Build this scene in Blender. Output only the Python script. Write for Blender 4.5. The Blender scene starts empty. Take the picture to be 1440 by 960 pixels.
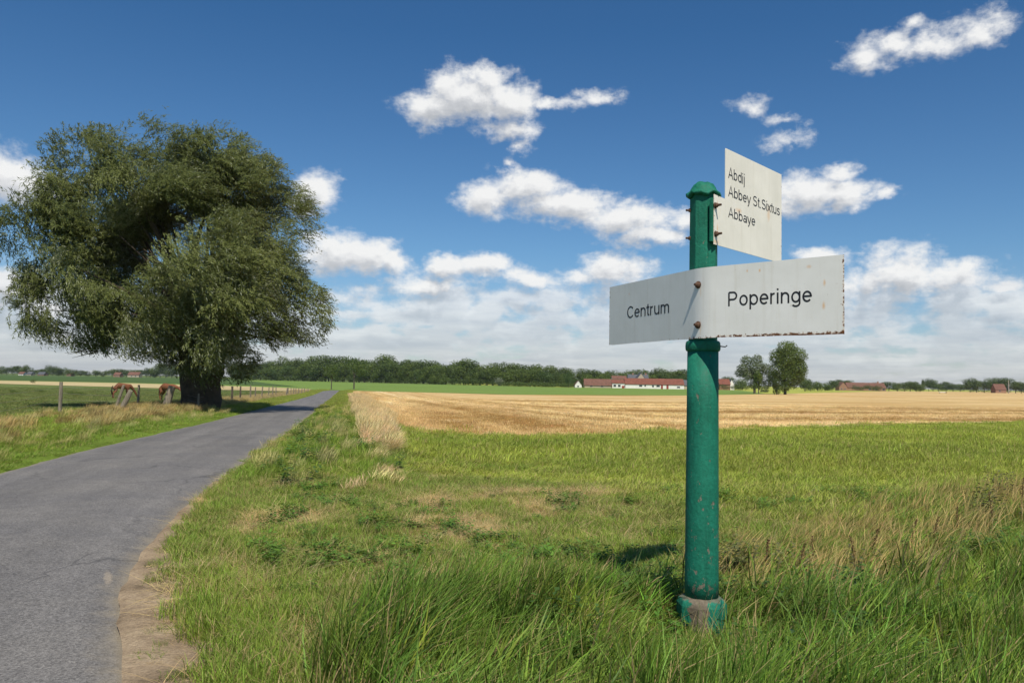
import bpy, bmesh, math, random
import numpy as np
from mathutils import Vector, Matrix

# ------------------------------------------------------------------ camera, light, exposure
sc = bpy.context.scene
COL = sc.collection
rnd = random.Random(7)
rng = np.random.default_rng(11)
PI = math.pi
R = math.radians

CAM_H = 1.55
TILT = R(2.857)
ROLL = R(1.0)
cd = bpy.data.cameras.new('camera')
cam = bpy.data.objects.new('camera', cd)
COL.objects.link(cam)
cd.lens = 28.0
cd.sensor_width = 36.0
cd.clip_start = 0.1
cd.clip_end = 9000
CM = Matrix.Rotation(PI / 2 + TILT, 4, 'X') @ Matrix.Rotation(ROLL, 4, 'Z')
cam.matrix_world = Matrix.Translation((0, 0, CAM_H)) @ CM
sc.camera = cam
sc.view_settings.view_transform = 'Standard'
sc.view_settings.look = 'None'
sc.view_settings.exposure = 0.0
sc.view_settings.gamma = 1.0
sc.cycles.max_bounces = 6
sc.cycles.transparent_max_bounces = 6

SUN_AZ = R(169)      # clockwise from +Y
SUN_EL = R(55)
sd = bpy.data.lights.new('sun', 'SUN')
sd.energy = 5.0
sd.angle = R(0.53)
sd.color = (1.0, 0.93, 0.81)
sun = bpy.data.objects.new('sun', sd)
COL.objects.link(sun)
sdir = Vector((math.sin(SUN_AZ) * math.cos(SUN_EL), math.cos(SUN_AZ) * math.cos(SUN_EL), math.sin(SUN_EL)))
sun.rotation_euler = sdir.to_track_quat('Z', 'Y').to_euler()


HAZE = True
class NT:
    """small helper to write node trees"""
    def __init__(s, tree):
        s.t = tree
    def n(s, typ, **kw):
        nd = s.t.nodes.new(typ)
        for k, v in kw.items():
            setattr(nd, k, v)
        return nd
    def link(s, a, b):
        s.t.links.new(a, b)
    def put(s, sock, v):
        if v is None:
            return
        if isinstance(v, bpy.types.NodeSocket):
            s.t.links.new(v, sock)
        else:
            sock.default_value = v
    def m(s, op, a, b=None, c=None, clamp=False):
        nd = s.n('ShaderNodeMath', operation=op, use_clamp=clamp)
        s.put(nd.inputs[0], a); s.put(nd.inputs[1], b); s.put(nd.inputs[2], c)
        return nd.outputs[0]
    def v(s, op, a, b=None, c=None, scale=None):
        nd = s.n('ShaderNodeVectorMath', operation=op)
        s.put(nd.inputs[0], a); s.put(nd.inputs[1], b)
        if c is not None: s.put(nd.inputs[2], c)
        if scale is not None: s.put(nd.inputs['Scale'], scale)
        return nd.outputs['Value'] if op in ('LENGTH', 'DOT_PRODUCT', 'DISTANCE') else nd.outputs[0]
    def comb(s, x, y, z=0.0):
        nd = s.n('ShaderNodeCombineXYZ')
        s.put(nd.inputs[0], x); s.put(nd.inputs[1], y); s.put(nd.inputs[2], z)
        return nd.outputs[0]
    def sep(s, v):
        nd = s.n('ShaderNodeSeparateXYZ'); s.put(nd.inputs[0], v)
        return nd.outputs
    def noise(s, vec, scale, detail=4, rough=0.55, dist=0.0, col=False):
        nd = s.n('ShaderNodeTexNoise')
        s.put(nd.inputs['Vector'], vec)
        nd.inputs['Scale'].default_value = scale
        nd.inputs['Detail'].default_value = detail
        nd.inputs['Roughness'].default_value = rough
        nd.inputs['Distortion'].default_value = dist
        return nd.outputs['Color' if col else 'Fac']
    def ramp(s, fac, stops, interp='LINEAR'):
        nd = s.n('ShaderNodeValToRGB')
        s.put(nd.inputs[0], fac)
        cr = nd.color_ramp
        cr.interpolation = interp
        while len(cr.elements) < len(stops):
            cr.elements.new(0.5)
        for e, (p, c) in zip(cr.elements, stops):
            e.position = p
            e.color = (c[0], c[1], c[2], 1.0) if not isinstance(c, (int, float)) else (c, c, c, 1.0)
        return nd.outputs[0]
    def ss(s, x, lo, hi):
        nd = s.n('ShaderNodeMapRange', interpolation_type='SMOOTHSTEP')
        s.put(nd.inputs[0], x); s.put(nd.inputs[1], lo); s.put(nd.inputs[2], hi)
        nd.inputs[3].default_value = 0.0; nd.inputs[4].default_value = 1.0
        return nd.outputs[0]
    def mix(s, fac, a, b, blend='MIX'):
        nd = s.n('ShaderNodeMix', data_type='RGBA', blend_type=blend)
        s.put(nd.inputs[0], fac)
        for sock, v in ((nd.inputs[6], a), (nd.inputs[7], b)):
            if isinstance(v, (tuple, list)) and len(v) == 3:
                v = (v[0], v[1], v[2], 1.0)
            s.put(sock, v)
        return nd.outputs[2]


# ------------------------------------------------------------------ world: daylight sky with cumulus
def px_ray(px, py):
    d = CM.to_3x3() @ Vector(((px - 720) / 1120, -(py - 480) / 1120, -1))
    return d / d.y
def px_ang(px, py):
    d = px_ray(px, py)
    return math.degrees(math.atan2(d.x, d.y)), math.degrees(math.atan2(d.z, math.hypot(d.x, d.y)))

# cumulus: azimuth and elevation in degrees, half width, half height  (given as centre and radii in 1/1120 rad)
CLOUDS = [  # px, py, rx, ry, strength
    (655, 134, 64, 36, 1), (612, 153, 54, 24, .9), (712, 142, 50, 28, 1), (690, 108, 40, 20, .8), (780, 150, 52, 10, .62), (838, 139, 26, 13, .6), (712, 180, 44, 15, .72), (730, 207, 17, 12, .5),
    (740, 266, 62, 28, 1), (688, 280, 46, 24, .9), (800, 290, 80, 27, 1), (880, 306, 66, 26, .9), (915, 330, 52, 17, .8), (955, 308, 34, 20, .6), (1010, 315, 34, 20, .5),
    (866, 374, 50, 24, .95), (822, 390, 40, 12, .6),
    (444, 268, 31, 32, 1), (425, 290, 22, 20, .8),
    (515, 354, 50, 30, 1), (470, 354, 50, 32, .9), (552, 366, 28, 22, 1),
    (634, 372, 30, 18, 1), (678, 374, 42, 22, .9), (600, 400, 60, 22, .8), (745, 392, 60, 16, .7),
    (1135, 272, 52, 28, .9), (1184, 244, 26, 17, .85), (1190, 276, 42, 20, .9), (1241, 277, 18, 10, .6), (1100, 290, 40, 18, .8),
    (1216, 82, 36, 20, .62), (1254, 62, 34, 17, .65), (1312, 58, 40, 22, .72), (1378, 44, 38, 19, .66), (1295, 34, 18, 9, .5),
    (1050, 150, 27, 13, .45), (1106, 167, 26, 9, .45), (1106, 196, 28, 12, .5), (722, 232, 9, 7, .3),
    (1275, 380, 52, 32, 1), (1345, 388, 50, 22, .9), (1225, 396, 40, 16, .8), (1150, 360, 42, 16, .9), (1185, 395, 40, 20, .7), (1410, 398, 40, 12, .7),
    (15, 250, 52, 30, .9), (-30, 240, 60, 40, .9), (10, 412, 60, 26, .9), (60, 440, 50, 20, .8), (-40, 420, 60, 30, .9), (90, 470, 40, 14, .7),
    # the same kind of sky goes on to both sides of the view
    (-420, 210, 130, 50, 1), (-760, 120, 120, 40, 1), (1720, 200, 120, 44, 1), (1900, 340, 140, 50, 1), (2100, 60, 90, 30, 1),
]
world = bpy.data.worlds.new('World')
sc.world = world
world.use_nodes = True
wt = world.node_tree
wt.nodes.clear()

grp = bpy.data.node_groups.new('cloud_density', 'ShaderNodeTree')
grp.interface.new_socket('P', in_out='INPUT', socket_type='NodeSocketVector')
grp.interface.new_socket('D', in_out='OUTPUT', socket_type='NodeSocketFloat')
g = NT(grp)
gi = g.n('NodeGroupInput'); go = g.n('NodeGroupOutput')
P = gi.outputs[0]
warp1 = g.v('SUBTRACT', g.noise(g.v('MULTIPLY', P, (0.20, 0.30, 1)), 1.0, 3, 0.5, col=True), (0.5, 0.5, 0.5))
warp2 = g.v('SUBTRACT', g.noise(g.v('MULTIPLY', P, (0.8, 1.0, 1)), 1.0, 6, 0.62, col=True), (0.5, 0.5, 0.5))
W = g.v('ADD', P, g.v('MULTIPLY', warp1, (3.4, 1.8, 0)))
W = g.v('ADD', W, g.v('MULTIPLY', warp2, (1.2, 1.0, 0)))
best = None
K = 57.2958 / 1120
for (cx, cy, rx, ry, wt_) in CLOUDS:
    az, el = px_ang(cx, cy) if -500 < cx < 1700 else ((cx - 720) * K, (540 - cy) * K)
    d = g.v('SUBTRACT', W, (az, el, 0))
    d = g.v('MULTIPLY', d, (1 / (rx * K * 1.12), 1 / (ry * K * 1.12), 0))
    dn = g.m('MULTIPLY', g.m('SUBTRACT', 1.0, g.v('LENGTH', d)), wt_ * .95)
    best = dn if best is None else g.m('SMOOTH_MAX', best, dn, 0.12)
el_ = g.sep(P)[1]
fine = g.noise(g.v('MULTIPLY', P, (0.55, 0.8, 1)), 1.0, 9, 0.6)
fine2 = g.noise(g.v('MULTIPLY', P, (2.2, 3.0, 1)), 1.0, 6, 0.6)
cum = g.m('ADD', best, g.m('MULTIPLY', g.m('SUBTRACT', fine, 0.5), 1.15))
cum = g.m('ADD', cum, g.m('MULTIPLY', g.m('SUBTRACT', fine2, 0.5), 0.30))
# layered far cumulus near the horizon: stretched by perspective
elp = g.m('MAXIMUM', el_, 0.02)
lnv = g.m('LOGARITHM', g.m('ADD', 1.0, g.m('DIVIDE', elp, 1.3)), 2.71828)
pp = g.comb(g.m('MULTIPLY', g.sep(P)[0], 0.16), g.m('MULTIPLY', lnv, 2.6), 3.7)
lay = g.noise(pp, 1.0, 9, 0.58, 0.15)
puff = g.noise(g.comb(g.m('MULTIPLY', g.sep(P)[0], 0.5), g.m('MULTIPLY', lnv, 4.2), 9.1), 1.0, 8, 0.55)
edge_ = g.m('MULTIPLY', g.m('POWER', g.m('DIVIDE', elp, 9.2), 2.6), 0.70)
cover = g.m('MINIMUM', g.m('SUBTRACT', 0.33, edge_), 0.24)
lay = g.m('ADD', g.m('MULTIPLY', g.m('SUBTRACT', lay, 0.5), 1.9), g.m('MULTIPLY', g.m('SUBTRACT', puff, 0.5), 1.7))
lay = g.m('ADD', lay, g.m('MULTIPLY', cover, 2.2))
lay = g.m('SMOOTH_MIN', lay, 0.36, 0.15)
D = g.m('MAXIMUM', cum, lay)
g.link(D, go.inputs[0])

w = NT(wt)
out = w.n('ShaderNodeOutputWorld')
bg = w.n('ShaderNodeBackground')
w.link(bg.outputs[0], out.inputs[0])
sky = w.n('ShaderNodeTexSky', sky_type='NISHITA')
sky.sun_disc = False
sky.sun_elevation = SUN_EL
sky.sun_rotation = SUN_AZ
sky.altitude = 20
sky.air_density = 1.0
sky.dust_density = 0.35
sky.ozone_density = 1.6
tc = w.n('ShaderNodeTexCoord')
dx, dy, dz = w.sep(tc.outputs['Generated'])
az = w.m('MULTIPLY', w.m('ARCTAN2', dx, dy), 57.2958)
el = w.m('MULTIPLY', w.m('ARCSINE', dz), 57.2958)
PV = w.comb(az, el, 0.0)
def dens(p):
    nd = w.n('ShaderNodeGroup'); nd.node_tree = grp
    w.put(nd.inputs[0], p)
    return nd.outputs[0]
D0 = dens(PV)
D1 = dens(w.v('ADD', PV, (0.35, 0.75, 0)))
D2 = dens(w.v('ADD', PV, (0.5, 2.0, 0)))
alpha = w.ss(D0, -0.10, 0.56)
alpha = w.m('MULTIPLY', alpha, 0.97)
# light falls through the cloud from above: the denser it is above a point, the greyer the point
occ = w.m('ADD', w.m('MULTIPLY', w.ss(D1, -0.1, 1.0), 0.5), w.m('MULTIPLY', w.ss(D2, 0.0, 0.9), 0.5))
occ = w.m('ADD', occ, w.m('MULTIPLY', w.m('SUBTRACT', D1, D0), 0.55), clamp=True)
ccol = w.ramp(occ, [(0.0, (9.2, 9.2, 9.1)), (0.25, (8.1, 8.15, 8.2)), (0.6, (6.0, 6.15, 6.4)), (1.0, (4.9, 5.1, 5.4))])
# distance bleaches the far ones
farf = w.ss(el, 7.0, 0.0)
ccol = w.mix(w.m('MULTIPLY', farf, 0.42), ccol, (4.5, 4.9, 5.4))
skyc = w.mix(1.0, sky.outputs[0], w.ramp(w.m('DIVIDE', el, 30.0), [(0.0, (.76, .82, .98)), (.30, (.52, .77, .97)), (.8, (.32, .64, .90))]), 'MULTIPLY')
ripple = w.noise(w.comb(w.m('MULTIPLY', az, .09), w.m('MULTIPLY', w.m('LOGARITHM', w.m('ADD', w.m('MAXIMUM', el, 0.0), 1.3), 2.71828), 3.6), 5.0), 1.0, 6, .6)
ccol = w.mix(w.ss(el, 9.0, 5.0), ccol, w.mix(1.0, ccol, w.ramp(ripple, [(.36, (.80, .83, .88)), (.60, (1.04, 1.04, 1.03))]), 'MULTIPLY'))
tot = w.mix(alpha, skyc, ccol)
w.link(tot, bg.inputs[0])
bg.inputs[1].default_value = 0.1
world.cycles.sampling_method = 'MANUAL'
world.cycles.sample_map_resolution = 512

# ------------------------------------------------------------------ helpers
def tag(o, label=None, cat=None, group=None, kind=None):
    if label: o['label'] = label
    if cat: o['category'] = cat
    if group: o['group'] = group
    if kind: o['kind'] = kind
    return o
def empty(name, loc, rz=0.0):
    o = bpy.data.objects.new(name, None)
    o.empty_display_size = 0.3
    o.location = loc
    o.rotation_euler = (0, 0, rz)
    COL.objects.link(o)
    return o
def mesh_np(name, V, F, mats, mi=None, smooth=False, attrs=None):
    """V (n,3); F (m,k) one polygon size"""
    V = np.asarray(V, np.float32); F = np.asarray(F, np.int32)
    me = bpy.data.meshes.new(name)
    me.vertices.add(len(V)); me.vertices.foreach_set('co', V.ravel())
    k = F.shape[1]
    me.loops.add(F.size); me.loops.foreach_set('vertex_index', F.ravel())
    me.polygons.add(len(F))
    me.polygons.foreach_set('loop_start', np.arange(0, F.size, k, dtype=np.int32))
    if mi is not None: me.polygons.foreach_set('material_index', np.asarray(mi, np.int32))
    me.polygons.foreach_set('use_smooth', np.full(len(F), smooth))
    for m in mats: me.materials.append(m)
    for an, (typ, dom, data) in (attrs or {}).items():
        a = me.attributes.new(an, typ, dom)
        a.data.foreach_set('value' if typ in ('FLOAT', 'INT') else ('color' if 'COLOR' in typ else 'vector'), np.asarray(data).ravel())
    me.update(calc_edges=True)
    me.validate()
    return me
def obj(name, me, parent=None, link=True):
    o = bpy.data.objects.new(name, me)
    if link: COL.objects.link(o)
    if parent is not None: o.parent = parent
    return o
def bm_obj(name, bm, mat, parent=None, smooth=False, bevel=0.0, loc=None):
    me = bpy.data.meshes.new(name)
    bmesh.ops.recalc_face_normals(bm, faces=bm.faces)
    bm.to_mesh(me); bm.free()
    for m in (mat if isinstance(mat, (list, tuple)) else [mat]): me.materials.append(m)
    if smooth:
        me.polygons.foreach_set('use_smooth', [True] * len(me.polygons))
    o = obj(name, me, parent)
    if loc: o.location = loc
    if bevel:
        md = o.modifiers.new('bevel', 'BEVEL'); md.width = bevel; md.segments = 2; md.limit_method = 'ANGLE'; md.angle_limit = R(35)
    return o
def copy_tree(o, parent=None):
    c = o.copy(); COL.objects.link(c)
    if parent is not None: c.parent = parent
    for ch in list(o.children): copy_tree(ch, c)
    return c
def box(bm, c, s, rot=None):
    r = bmesh.ops.create_cube(bm, size=1.0)
    M = Matrix.Translation(c) @ (rot.to_4x4() if rot else Matrix.Identity(4)) @ Matrix.Diagonal((s[0], s[1], s[2], 1))
    bmesh.ops.transform(bm, matrix=M, verts=r['verts'])
def lathe(bm, prof, n=24, c=(0, 0), phase=0.0, cap=True):
    rings = []
    for (r, z) in prof:
        rings.append([bm.verts.new((c[0] + r * math.cos(phase + 2 * PI * i / n), c[1] + r * math.sin(phase + 2 * PI * i / n), z)) for i in range(n)])
    for a, b in zip(rings, rings[1:]):
        for i in range(n):
            bm.faces.new((a[i], a[(i + 1) % n], b[(i + 1) % n], b[i]))
    if cap:
        bm.faces.new(rings[0][::-1]); bm.faces.new(rings[-1])
def tube(bm, pts, rad, n=8, cap=True, wob=0.0):
    """tapered tube through pts"""
    rings = []
    pts = [Vector(p) for p in pts]
    up = Vector((0.3, 0.2, 1)).normalized()
    for i, p in enumerate(pts):
        t = (pts[min(i + 1, len(pts) - 1)] - pts[max(i - 1, 0)]).normalized()
        a = t.cross(up)
        if a.length < 0.05: a = t.cross(Vector((1, 0, 0)))
        a.normalize(); b = t.cross(a)
        r = rad[i] if isinstance(rad, (list, tuple)) else rad
        ring = []
        for k in range(n):
            rr = r * (1 + wob * (rnd.random() - .5))
            ang = 2 * PI * k / n
            ring.append(bm.verts.new(p + a * (rr * math.cos(ang)) + b * (rr * math.sin(ang))))
        rings.append(ring)
    for a, b in zip(rings, rings[1:]):
        for k in range(n):
            bm.faces.new((a[k], a[(k + 1) % n], b[(k + 1) % n], b[k]))
    if cap:
        bm.faces.new(rings[0][::-1]); bm.faces.new(rings[-1])

def hash2(ix, iy, s):
    h = (ix.astype(np.int64) * 374761393 + iy.astype(np.int64) * 668265263 + s * 974634777) & 0xffffffff
    h = ((h ^ (h >> 13)) * 1274126177) & 0xffffffff
    return ((h ^ (h >> 16)) & 0xffff) / 65535.0
def vnoise(x, y, s=0):
    ix = np.floor(x); iy = np.floor(y); fx = x - ix; fy = y - iy
    fx = fx * fx * (3 - 2 * fx); fy = fy * fy * (3 - 2 * fy)
    a = hash2(ix, iy, s); b = hash2(ix + 1, iy, s); c = hash2(ix, iy + 1, s); d = hash2(ix + 1, iy + 1, s)
    return (a * (1 - fx) + b * fx) * (1 - fy) + (c * (1 - fx) + d * fx) * fy
def fbm(x, y, s=0, o=4):
    x = np.asarray(x, float); y = np.asarray(y, float)
    t = 0; a = .5; n = 0
    for i in range(o):
        t = t + a * vnoise(x * 2 ** i + i * 17.3, y * 2 ** i - i * 9.1, s + i); n += a; a *= .55
    return t / n
def sstep(x, a, b):
    t = np.clip((x - a) / (b - a), 0, 1); return t * t * (3 - 2 * t)

# ------------------------------------------------------------------ lie of the land
def zf(y):
    return np.interp(y, [-50, 0, 150, 230], [0.0, 0, -1.7, -2.0])
XR_Y = [-6, 0, 2.5, 4.22, 5.3, 6.13, 6.77, 7.55, 9.8, 12.94, 17.9, 33.87, 97.4, 147.9, 213.7, 260, 300]
XR_X = [1.2, 0.3, -0.95, -1.91, -2.47, -2.85, -3.08, -3.34, -3.95, -4.70, -5.78, -8.95, -22.0, -32.6, -46.0, -52.0, -52.0]
def xr(y): return np.interp(y, XR_Y, XR_X)
def xl(y):
    y = np.asarray(y, float)
    return np.where(y < 18, -5.45 - 0.245 * y, np.where(y < 30, -9.86 - (y - 18) * .195, xr(y) - 3.95 - 0.003 * np.maximum(y - 34, 0)))
def zbump(x, y):
    """small relief: the raised strip edge, ruts, tussocks; zero on the road"""
    x = np.asarray(x, float); y = np.asarray(y, float)
    r = x - xr(y); l = xl(y) - x
    near = 1 - sstep(y, 60, 110)
    z = 0.10 * (fbm(x * .35, y * .35, 5) - .5) * near * sstep(np.maximum(r, l), 0.3, 2.5)
    z += 0.05 * (fbm(x * 1.6, y * 1.6, 9) - .5) * near * sstep(np.maximum(r, l), 0.1, .8)
    z += 0.22 * np.exp(-((r - 1.9) / 1.0) ** 2) * sstep(y, 11, 18) * (1 - sstep(y, 120, 170))
    z -= 0.22 * sstep(r, 3.2, 5.0) * sstep(y, 11, 18) * (1 - sstep(y, 80, 150))
    on = (r < 0.05) & (l < 0.05)
    z = np.where(on, -0.07, z)
    edge = np.minimum(np.abs(r), np.abs(l))
    return z
def ground_z(x, y): return zf(y) + zbump(x, y)
def at(px, py, flat=True):
    d = px_ray(px, py); lo, hi = 1.0, 4000.0
    for _ in range(50):
        m = (lo + hi) / 2
        if CAM_H + d.z * m > float(zf(m)): lo = m
        else: hi = m
    return Vector((d.x * lo, lo, float(zf(lo))))
def at_d(px, py, D):
    d = px_ray(px, py); return Vector((d.x * D, D, CAM_H + d.z * D))

# ------------------------------------------------------------------ materials
MATS = {}
def new_mat(name):
    m = bpy.data.materials.new(name); m.use_nodes = True
    m.node_tree.nodes.clear()
    MATS[name] = m
    return m, NT(m.node_tree)
def finish(t, col, rough=0.8, bump=None, bstr=0.3, bdist=0.01, spec=0.3, metal=0.0):
    o = t.n('ShaderNodeOutputMaterial'); b = t.n('ShaderNodeBsdfPrincipled')
    if isinstance(col, tuple) and len(col) == 3: col = (*col, 1)
    t.put(b.inputs['Base Color'], col); t.put(b.inputs['Roughness'], rough)
    t.put(b.inputs['Specular IOR Level'], spec); t.put(b.inputs['Metallic'], metal)
    if bump is not None:
        bn = t.n('ShaderNodeBump'); bn.inputs['Strength'].default_value = bstr; bn.inputs['Distance'].default_value = bdist
        t.link(bump, bn.inputs['Height']); t.link(bn.outputs[0], b.inputs['Normal'])
    t.link(b.outputs[0], o.inputs[0])
    return b
def simple(name, col, rough=0.85, var=0.25, scale=3.0, bstr=0.3, spec=0.25, col2=None):
    m, t = new_mat(name)
    tcn = t.n('ShaderNodeTexCoord').outputs['Object']
    f = t.noise(tcn, scale, 6, .6)
    c2 = col2 or tuple(c * (1 - var) for c in col)
    c1 = tuple(min(1, c * (1 + var * .6)) for c in col)
    c = t.ramp(f, [(.3, c2), (.7, c1)])
    finish(t, c, rough, t.noise(tcn, scale * 6, 4, .6), bstr, .01, spec)
    return m

def blade_mat(name, trans=0.24, vary=0.5, gloss=0.07, dryness=0.12, drycol=(.42, .33, .15)):
    m, t = new_mat(name)
    a = t.n('ShaderNodeAttribute', attribute_type='INSTANCER', attribute_name='col')
    b = t.n('ShaderNodeAttribute', attribute_type='GEOMETRY', attribute_name='bv')
    f = b.outputs['Fac']
    col = t.mix(1.0, a.outputs['Color'], t.ramp(f, [(0, (1 - vary,) * 3), (1, (1 + vary,) * 3)]), 'MULTIPLY')
    col = t.mix(t.m('GREATER_THAN', f, 1 - dryness), col, drycol)
    o = t.n('ShaderNodeOutputMaterial')
    pr = t.n('ShaderNodeBsdfPrincipled')
    t.put(pr.inputs['Base Color'], col); pr.inputs['Roughness'].default_value = .5; pr.inputs['Specular IOR Level'].default_value = gloss * 2
    tr = t.n('ShaderNodeBsdfTranslucent')
    t.put(tr.inputs[0], t.mix(1.0, col, (1.25, 1.25, .7), 'MULTIPLY'))
    mx = t.n('ShaderNodeMixShader'); mx.inputs[0].default_value = trans
    t.link(pr.outputs[0], mx.inputs[1]); t.link(tr.outputs[0], mx.inputs[2]); t.link(mx.outputs[0], o.inputs[0])
    return m
M_GRASS = blade_mat('grass_blade')
M_STRAW = blade_mat('dry_grass_blade', trans=.25, vary=.35, dryness=0.0)
M_WEED = blade_mat('weed_leaf', trans=.22, vary=.35, dryness=0.0, gloss=.09)

def leaf_mat(name, c0, c1, under, trans=.25, rough=.45):
    m, t = new_mat(name)
    b = t.n('ShaderNodeAttribute', attribute_type='GEOMETRY', attribute_name='bv')
    col = t.ramp(b.outputs['Fac'], [(0, c0), (1, c1)])
    geo = t.n('ShaderNodeNewGeometry')
    if under is not None:
        col = t.mix(geo.outputs['Backfacing'], col, under)
    o = t.n('ShaderNodeOutputMaterial')
    pr = t.n('ShaderNodeBsdfPrincipled')
    t.put(pr.inputs['Base Color'], col); pr.inputs['Roughness'].default_value = rough; pr.inputs['Specular IOR Level'].default_value = .18
    tr = t.n('ShaderNodeBsdfTranslucent'); t.put(tr.inputs[0], t.mix(1.0, col, (1.2, 1.3, .6), 'MULTIPLY'))
    mx = t.n('ShaderNodeMixShader'); mx.inputs[0].default_value = trans
    t.link(pr.outputs[0], mx.inputs[1]); t.link(tr.outputs[0], mx.inputs[2]); t.link(mx.outputs[0], o.inputs[0])
    return m
M_WILLOW = leaf_mat('willow_leaf', (.066, .084, .022), (.175, .195, .060), (.28, .295, .20), trans=.2)
M_TREE = leaf_mat('tree_leaf', (.065, .098, .020), (.135, .182, .040), None)
M_TREE_DARK = leaf_mat('dark_tree_leaf', (.046, .074, .016), (.095, .132, .032), None, trans=.18)
M_TREE_PALE = leaf_mat('pale_tree_leaf', (.05, .085, .025), (.10, .15, .045), None)
M_TREE_SILVER = leaf_mat('silver_tree_leaf', (.12, .14, .09), (.24, .26, .18), None)
M_TREE_GREY = leaf_mat('grey_green_tree_leaf', (.085, .11, .05), (.155, .185, .085), None)

def ground_material():
    m, t = new_mat('field_ground')
    a = t.n('ShaderNodeAttribute', attribute_type='GEOMETRY', attribute_name='gcol')
    tcn = t.n('ShaderNodeTexCoord').outputs['Object']
    n1 = t.noise(tcn, .9, 8, .65); n2 = t.noise(tcn, 14, 8, .7); n3 = t.noise(tcn, .03, 6, .6)
    col = t.mix(1.0, a.outputs['Color'], t.ramp(n2, [(.25, .55), (.75, 1.45)]), 'MULTIPLY')
    col = t.mix(1.0, col, t.ramp(n1, [(.3, .8), (.7, 1.2)]), 'MULTIPLY')
    col = t.mix(1.0, col, t.ramp(n3, [(.35, (.9, .92, .9)), (.65, (1.12, 1.08, 1.05))]), 'MULTIPLY')
    finish(t, col, .95, t.noise(tcn, 30, 8, .7), .9, .02, .1)
    return m
PAINT = at(152, 809)
def asphalt_material():
    m, t = new_mat('asphalt')
    tcn = t.n('ShaderNodeTexCoord').outputs['Object']
    uvn = t.n('ShaderNodeAttribute', attribute_type='GEOMETRY', attribute_name='across')
    ac = uvn.outputs['Fac']
    grain = t.noise(tcn, 160, 3, .7)
    vor = t.n('ShaderNodeTexVoronoi'); t.put(vor.inputs['Vector'], tcn); vor.inputs['Scale'].default_value = 75
    big = t.noise(tcn, .7, 6, .6); mid = t.noise(tcn, 5, 8, .65)
    streak = t.noise(t.comb(t.m('MULTIPLY', ac, 6), t.m('MULTIPLY', t.sep(tcn)[1], .06), 0), 1.0, 5, .6)
    col = t.ramp(grain, [(.3, (.088, .084, .080)), (.7, (.228, .216, .203))])
    col = t.mix(1.0, col, t.ramp(vor.outputs['Color'], [(0, .55), (1, 1.5)]), 'MULTIPLY')
    col = t.mix(1.0, col, t.ramp(big, [(.3, (.86, .86, .88)), (.7, (1.14, 1.12, 1.08))]), 'MULTIPLY')
    col = t.mix(1.0, col, t.ramp(mid, [(.3, .88), (.7, 1.1)]), 'MULTIPLY')
    col = t.mix(1.0, col, t.ramp(streak, [(.3, .80), (.7, 1.16)]), 'MULTIPLY')
    # tar patches and pits
    pits = t.ss(t.noise(tcn, 2.3, 4, .6, .4), .70, .74)
    col = t.mix(t.m('MULTIPLY', pits, .55), col, (.05, .048, .048))
    # dust along both edges
    e = t.m('ABSOLUTE', t.m('SUBTRACT', ac, .5))
    dust = t.m('MULTIPLY', t.ss(t.m('ADD', e, t.m('MULTIPLY', t.m('SUBTRACT', mid, .5), .10)), .43, .51), .7)
    col = t.mix(dust, col, (.30, .25, .17))
    # healed cracks wander along the lane
    cw = t.v('ADD', tcn, t.v('MULTIPLY', t.v('SUBTRACT', t.noise(tcn, 1.2, 5, .6, col=True), (.5, .5, .5)), (.9, .9, 0)))
    cv_ = t.n('ShaderNodeTexVoronoi', feature='DISTANCE_TO_EDGE'); t.put(cv_.inputs['Vector'], t.v('MULTIPLY', cw, (.55, .22, 0))); cv_.inputs['Scale'].default_value = 1.0
    ck = t.m('MULTIPLY', t.ss(cv_.outputs['Distance'], .012, .002), t.ss(t.noise(tcn, .5, 3, .5), .45, .6))
    col = t.mix(t.m('MULTIPLY', ck, .5), col, (.045, .043, .042))
    # small worn paint blot
    q = t.v('SUBTRACT', tcn, (PAINT[0], PAINT[1], 0)); q = t.comb(t.m('DIVIDE', t.v('DOT_PRODUCT', q, (.89, .45, 0)), .036), t.m('DIVIDE', t.v('DOT_PRODUCT', q, (-.45, .89, 0)), .26), 0)
    pk = t.ss(t.m('ADD', t.v('LENGTH', q), t.m('MULTIPLY', t.m('SUBTRACT', t.noise(tcn, 22, 5, .7), .5), 1.9)), 1.15, .45)
    col = t.mix(t.m('MULTIPLY', pk, .42), col, (.44, .36, .26))
    finish(t, col, .8, t.m('ADD', t.m('MULTIPLY', grain, .5), vor.outputs['Distance']), .55, .006, .35)
    return m
def soil_material():
    m, t = new_mat('dusty_soil')
    tcn = t.n('ShaderNodeTexCoord').outputs['Object']
    n1 = t.noise(tcn, 2.5, 8, .65); n2 = t.noise(tcn, 45, 6, .7)
    col = t.ramp(n1, [(.3, (.19, .14, .09)), (.55, (.36, .27, .175)), (.75, (.50, .39, .26))])
    col = t.mix(1.0, col, t.ramp(n2, [(.3, .65), (.7, 1.3)]), 'MULTIPLY')
    finish(t, col, .95, t.m('ADD', n2, n1), .9, .02, .1)
    return m
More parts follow.
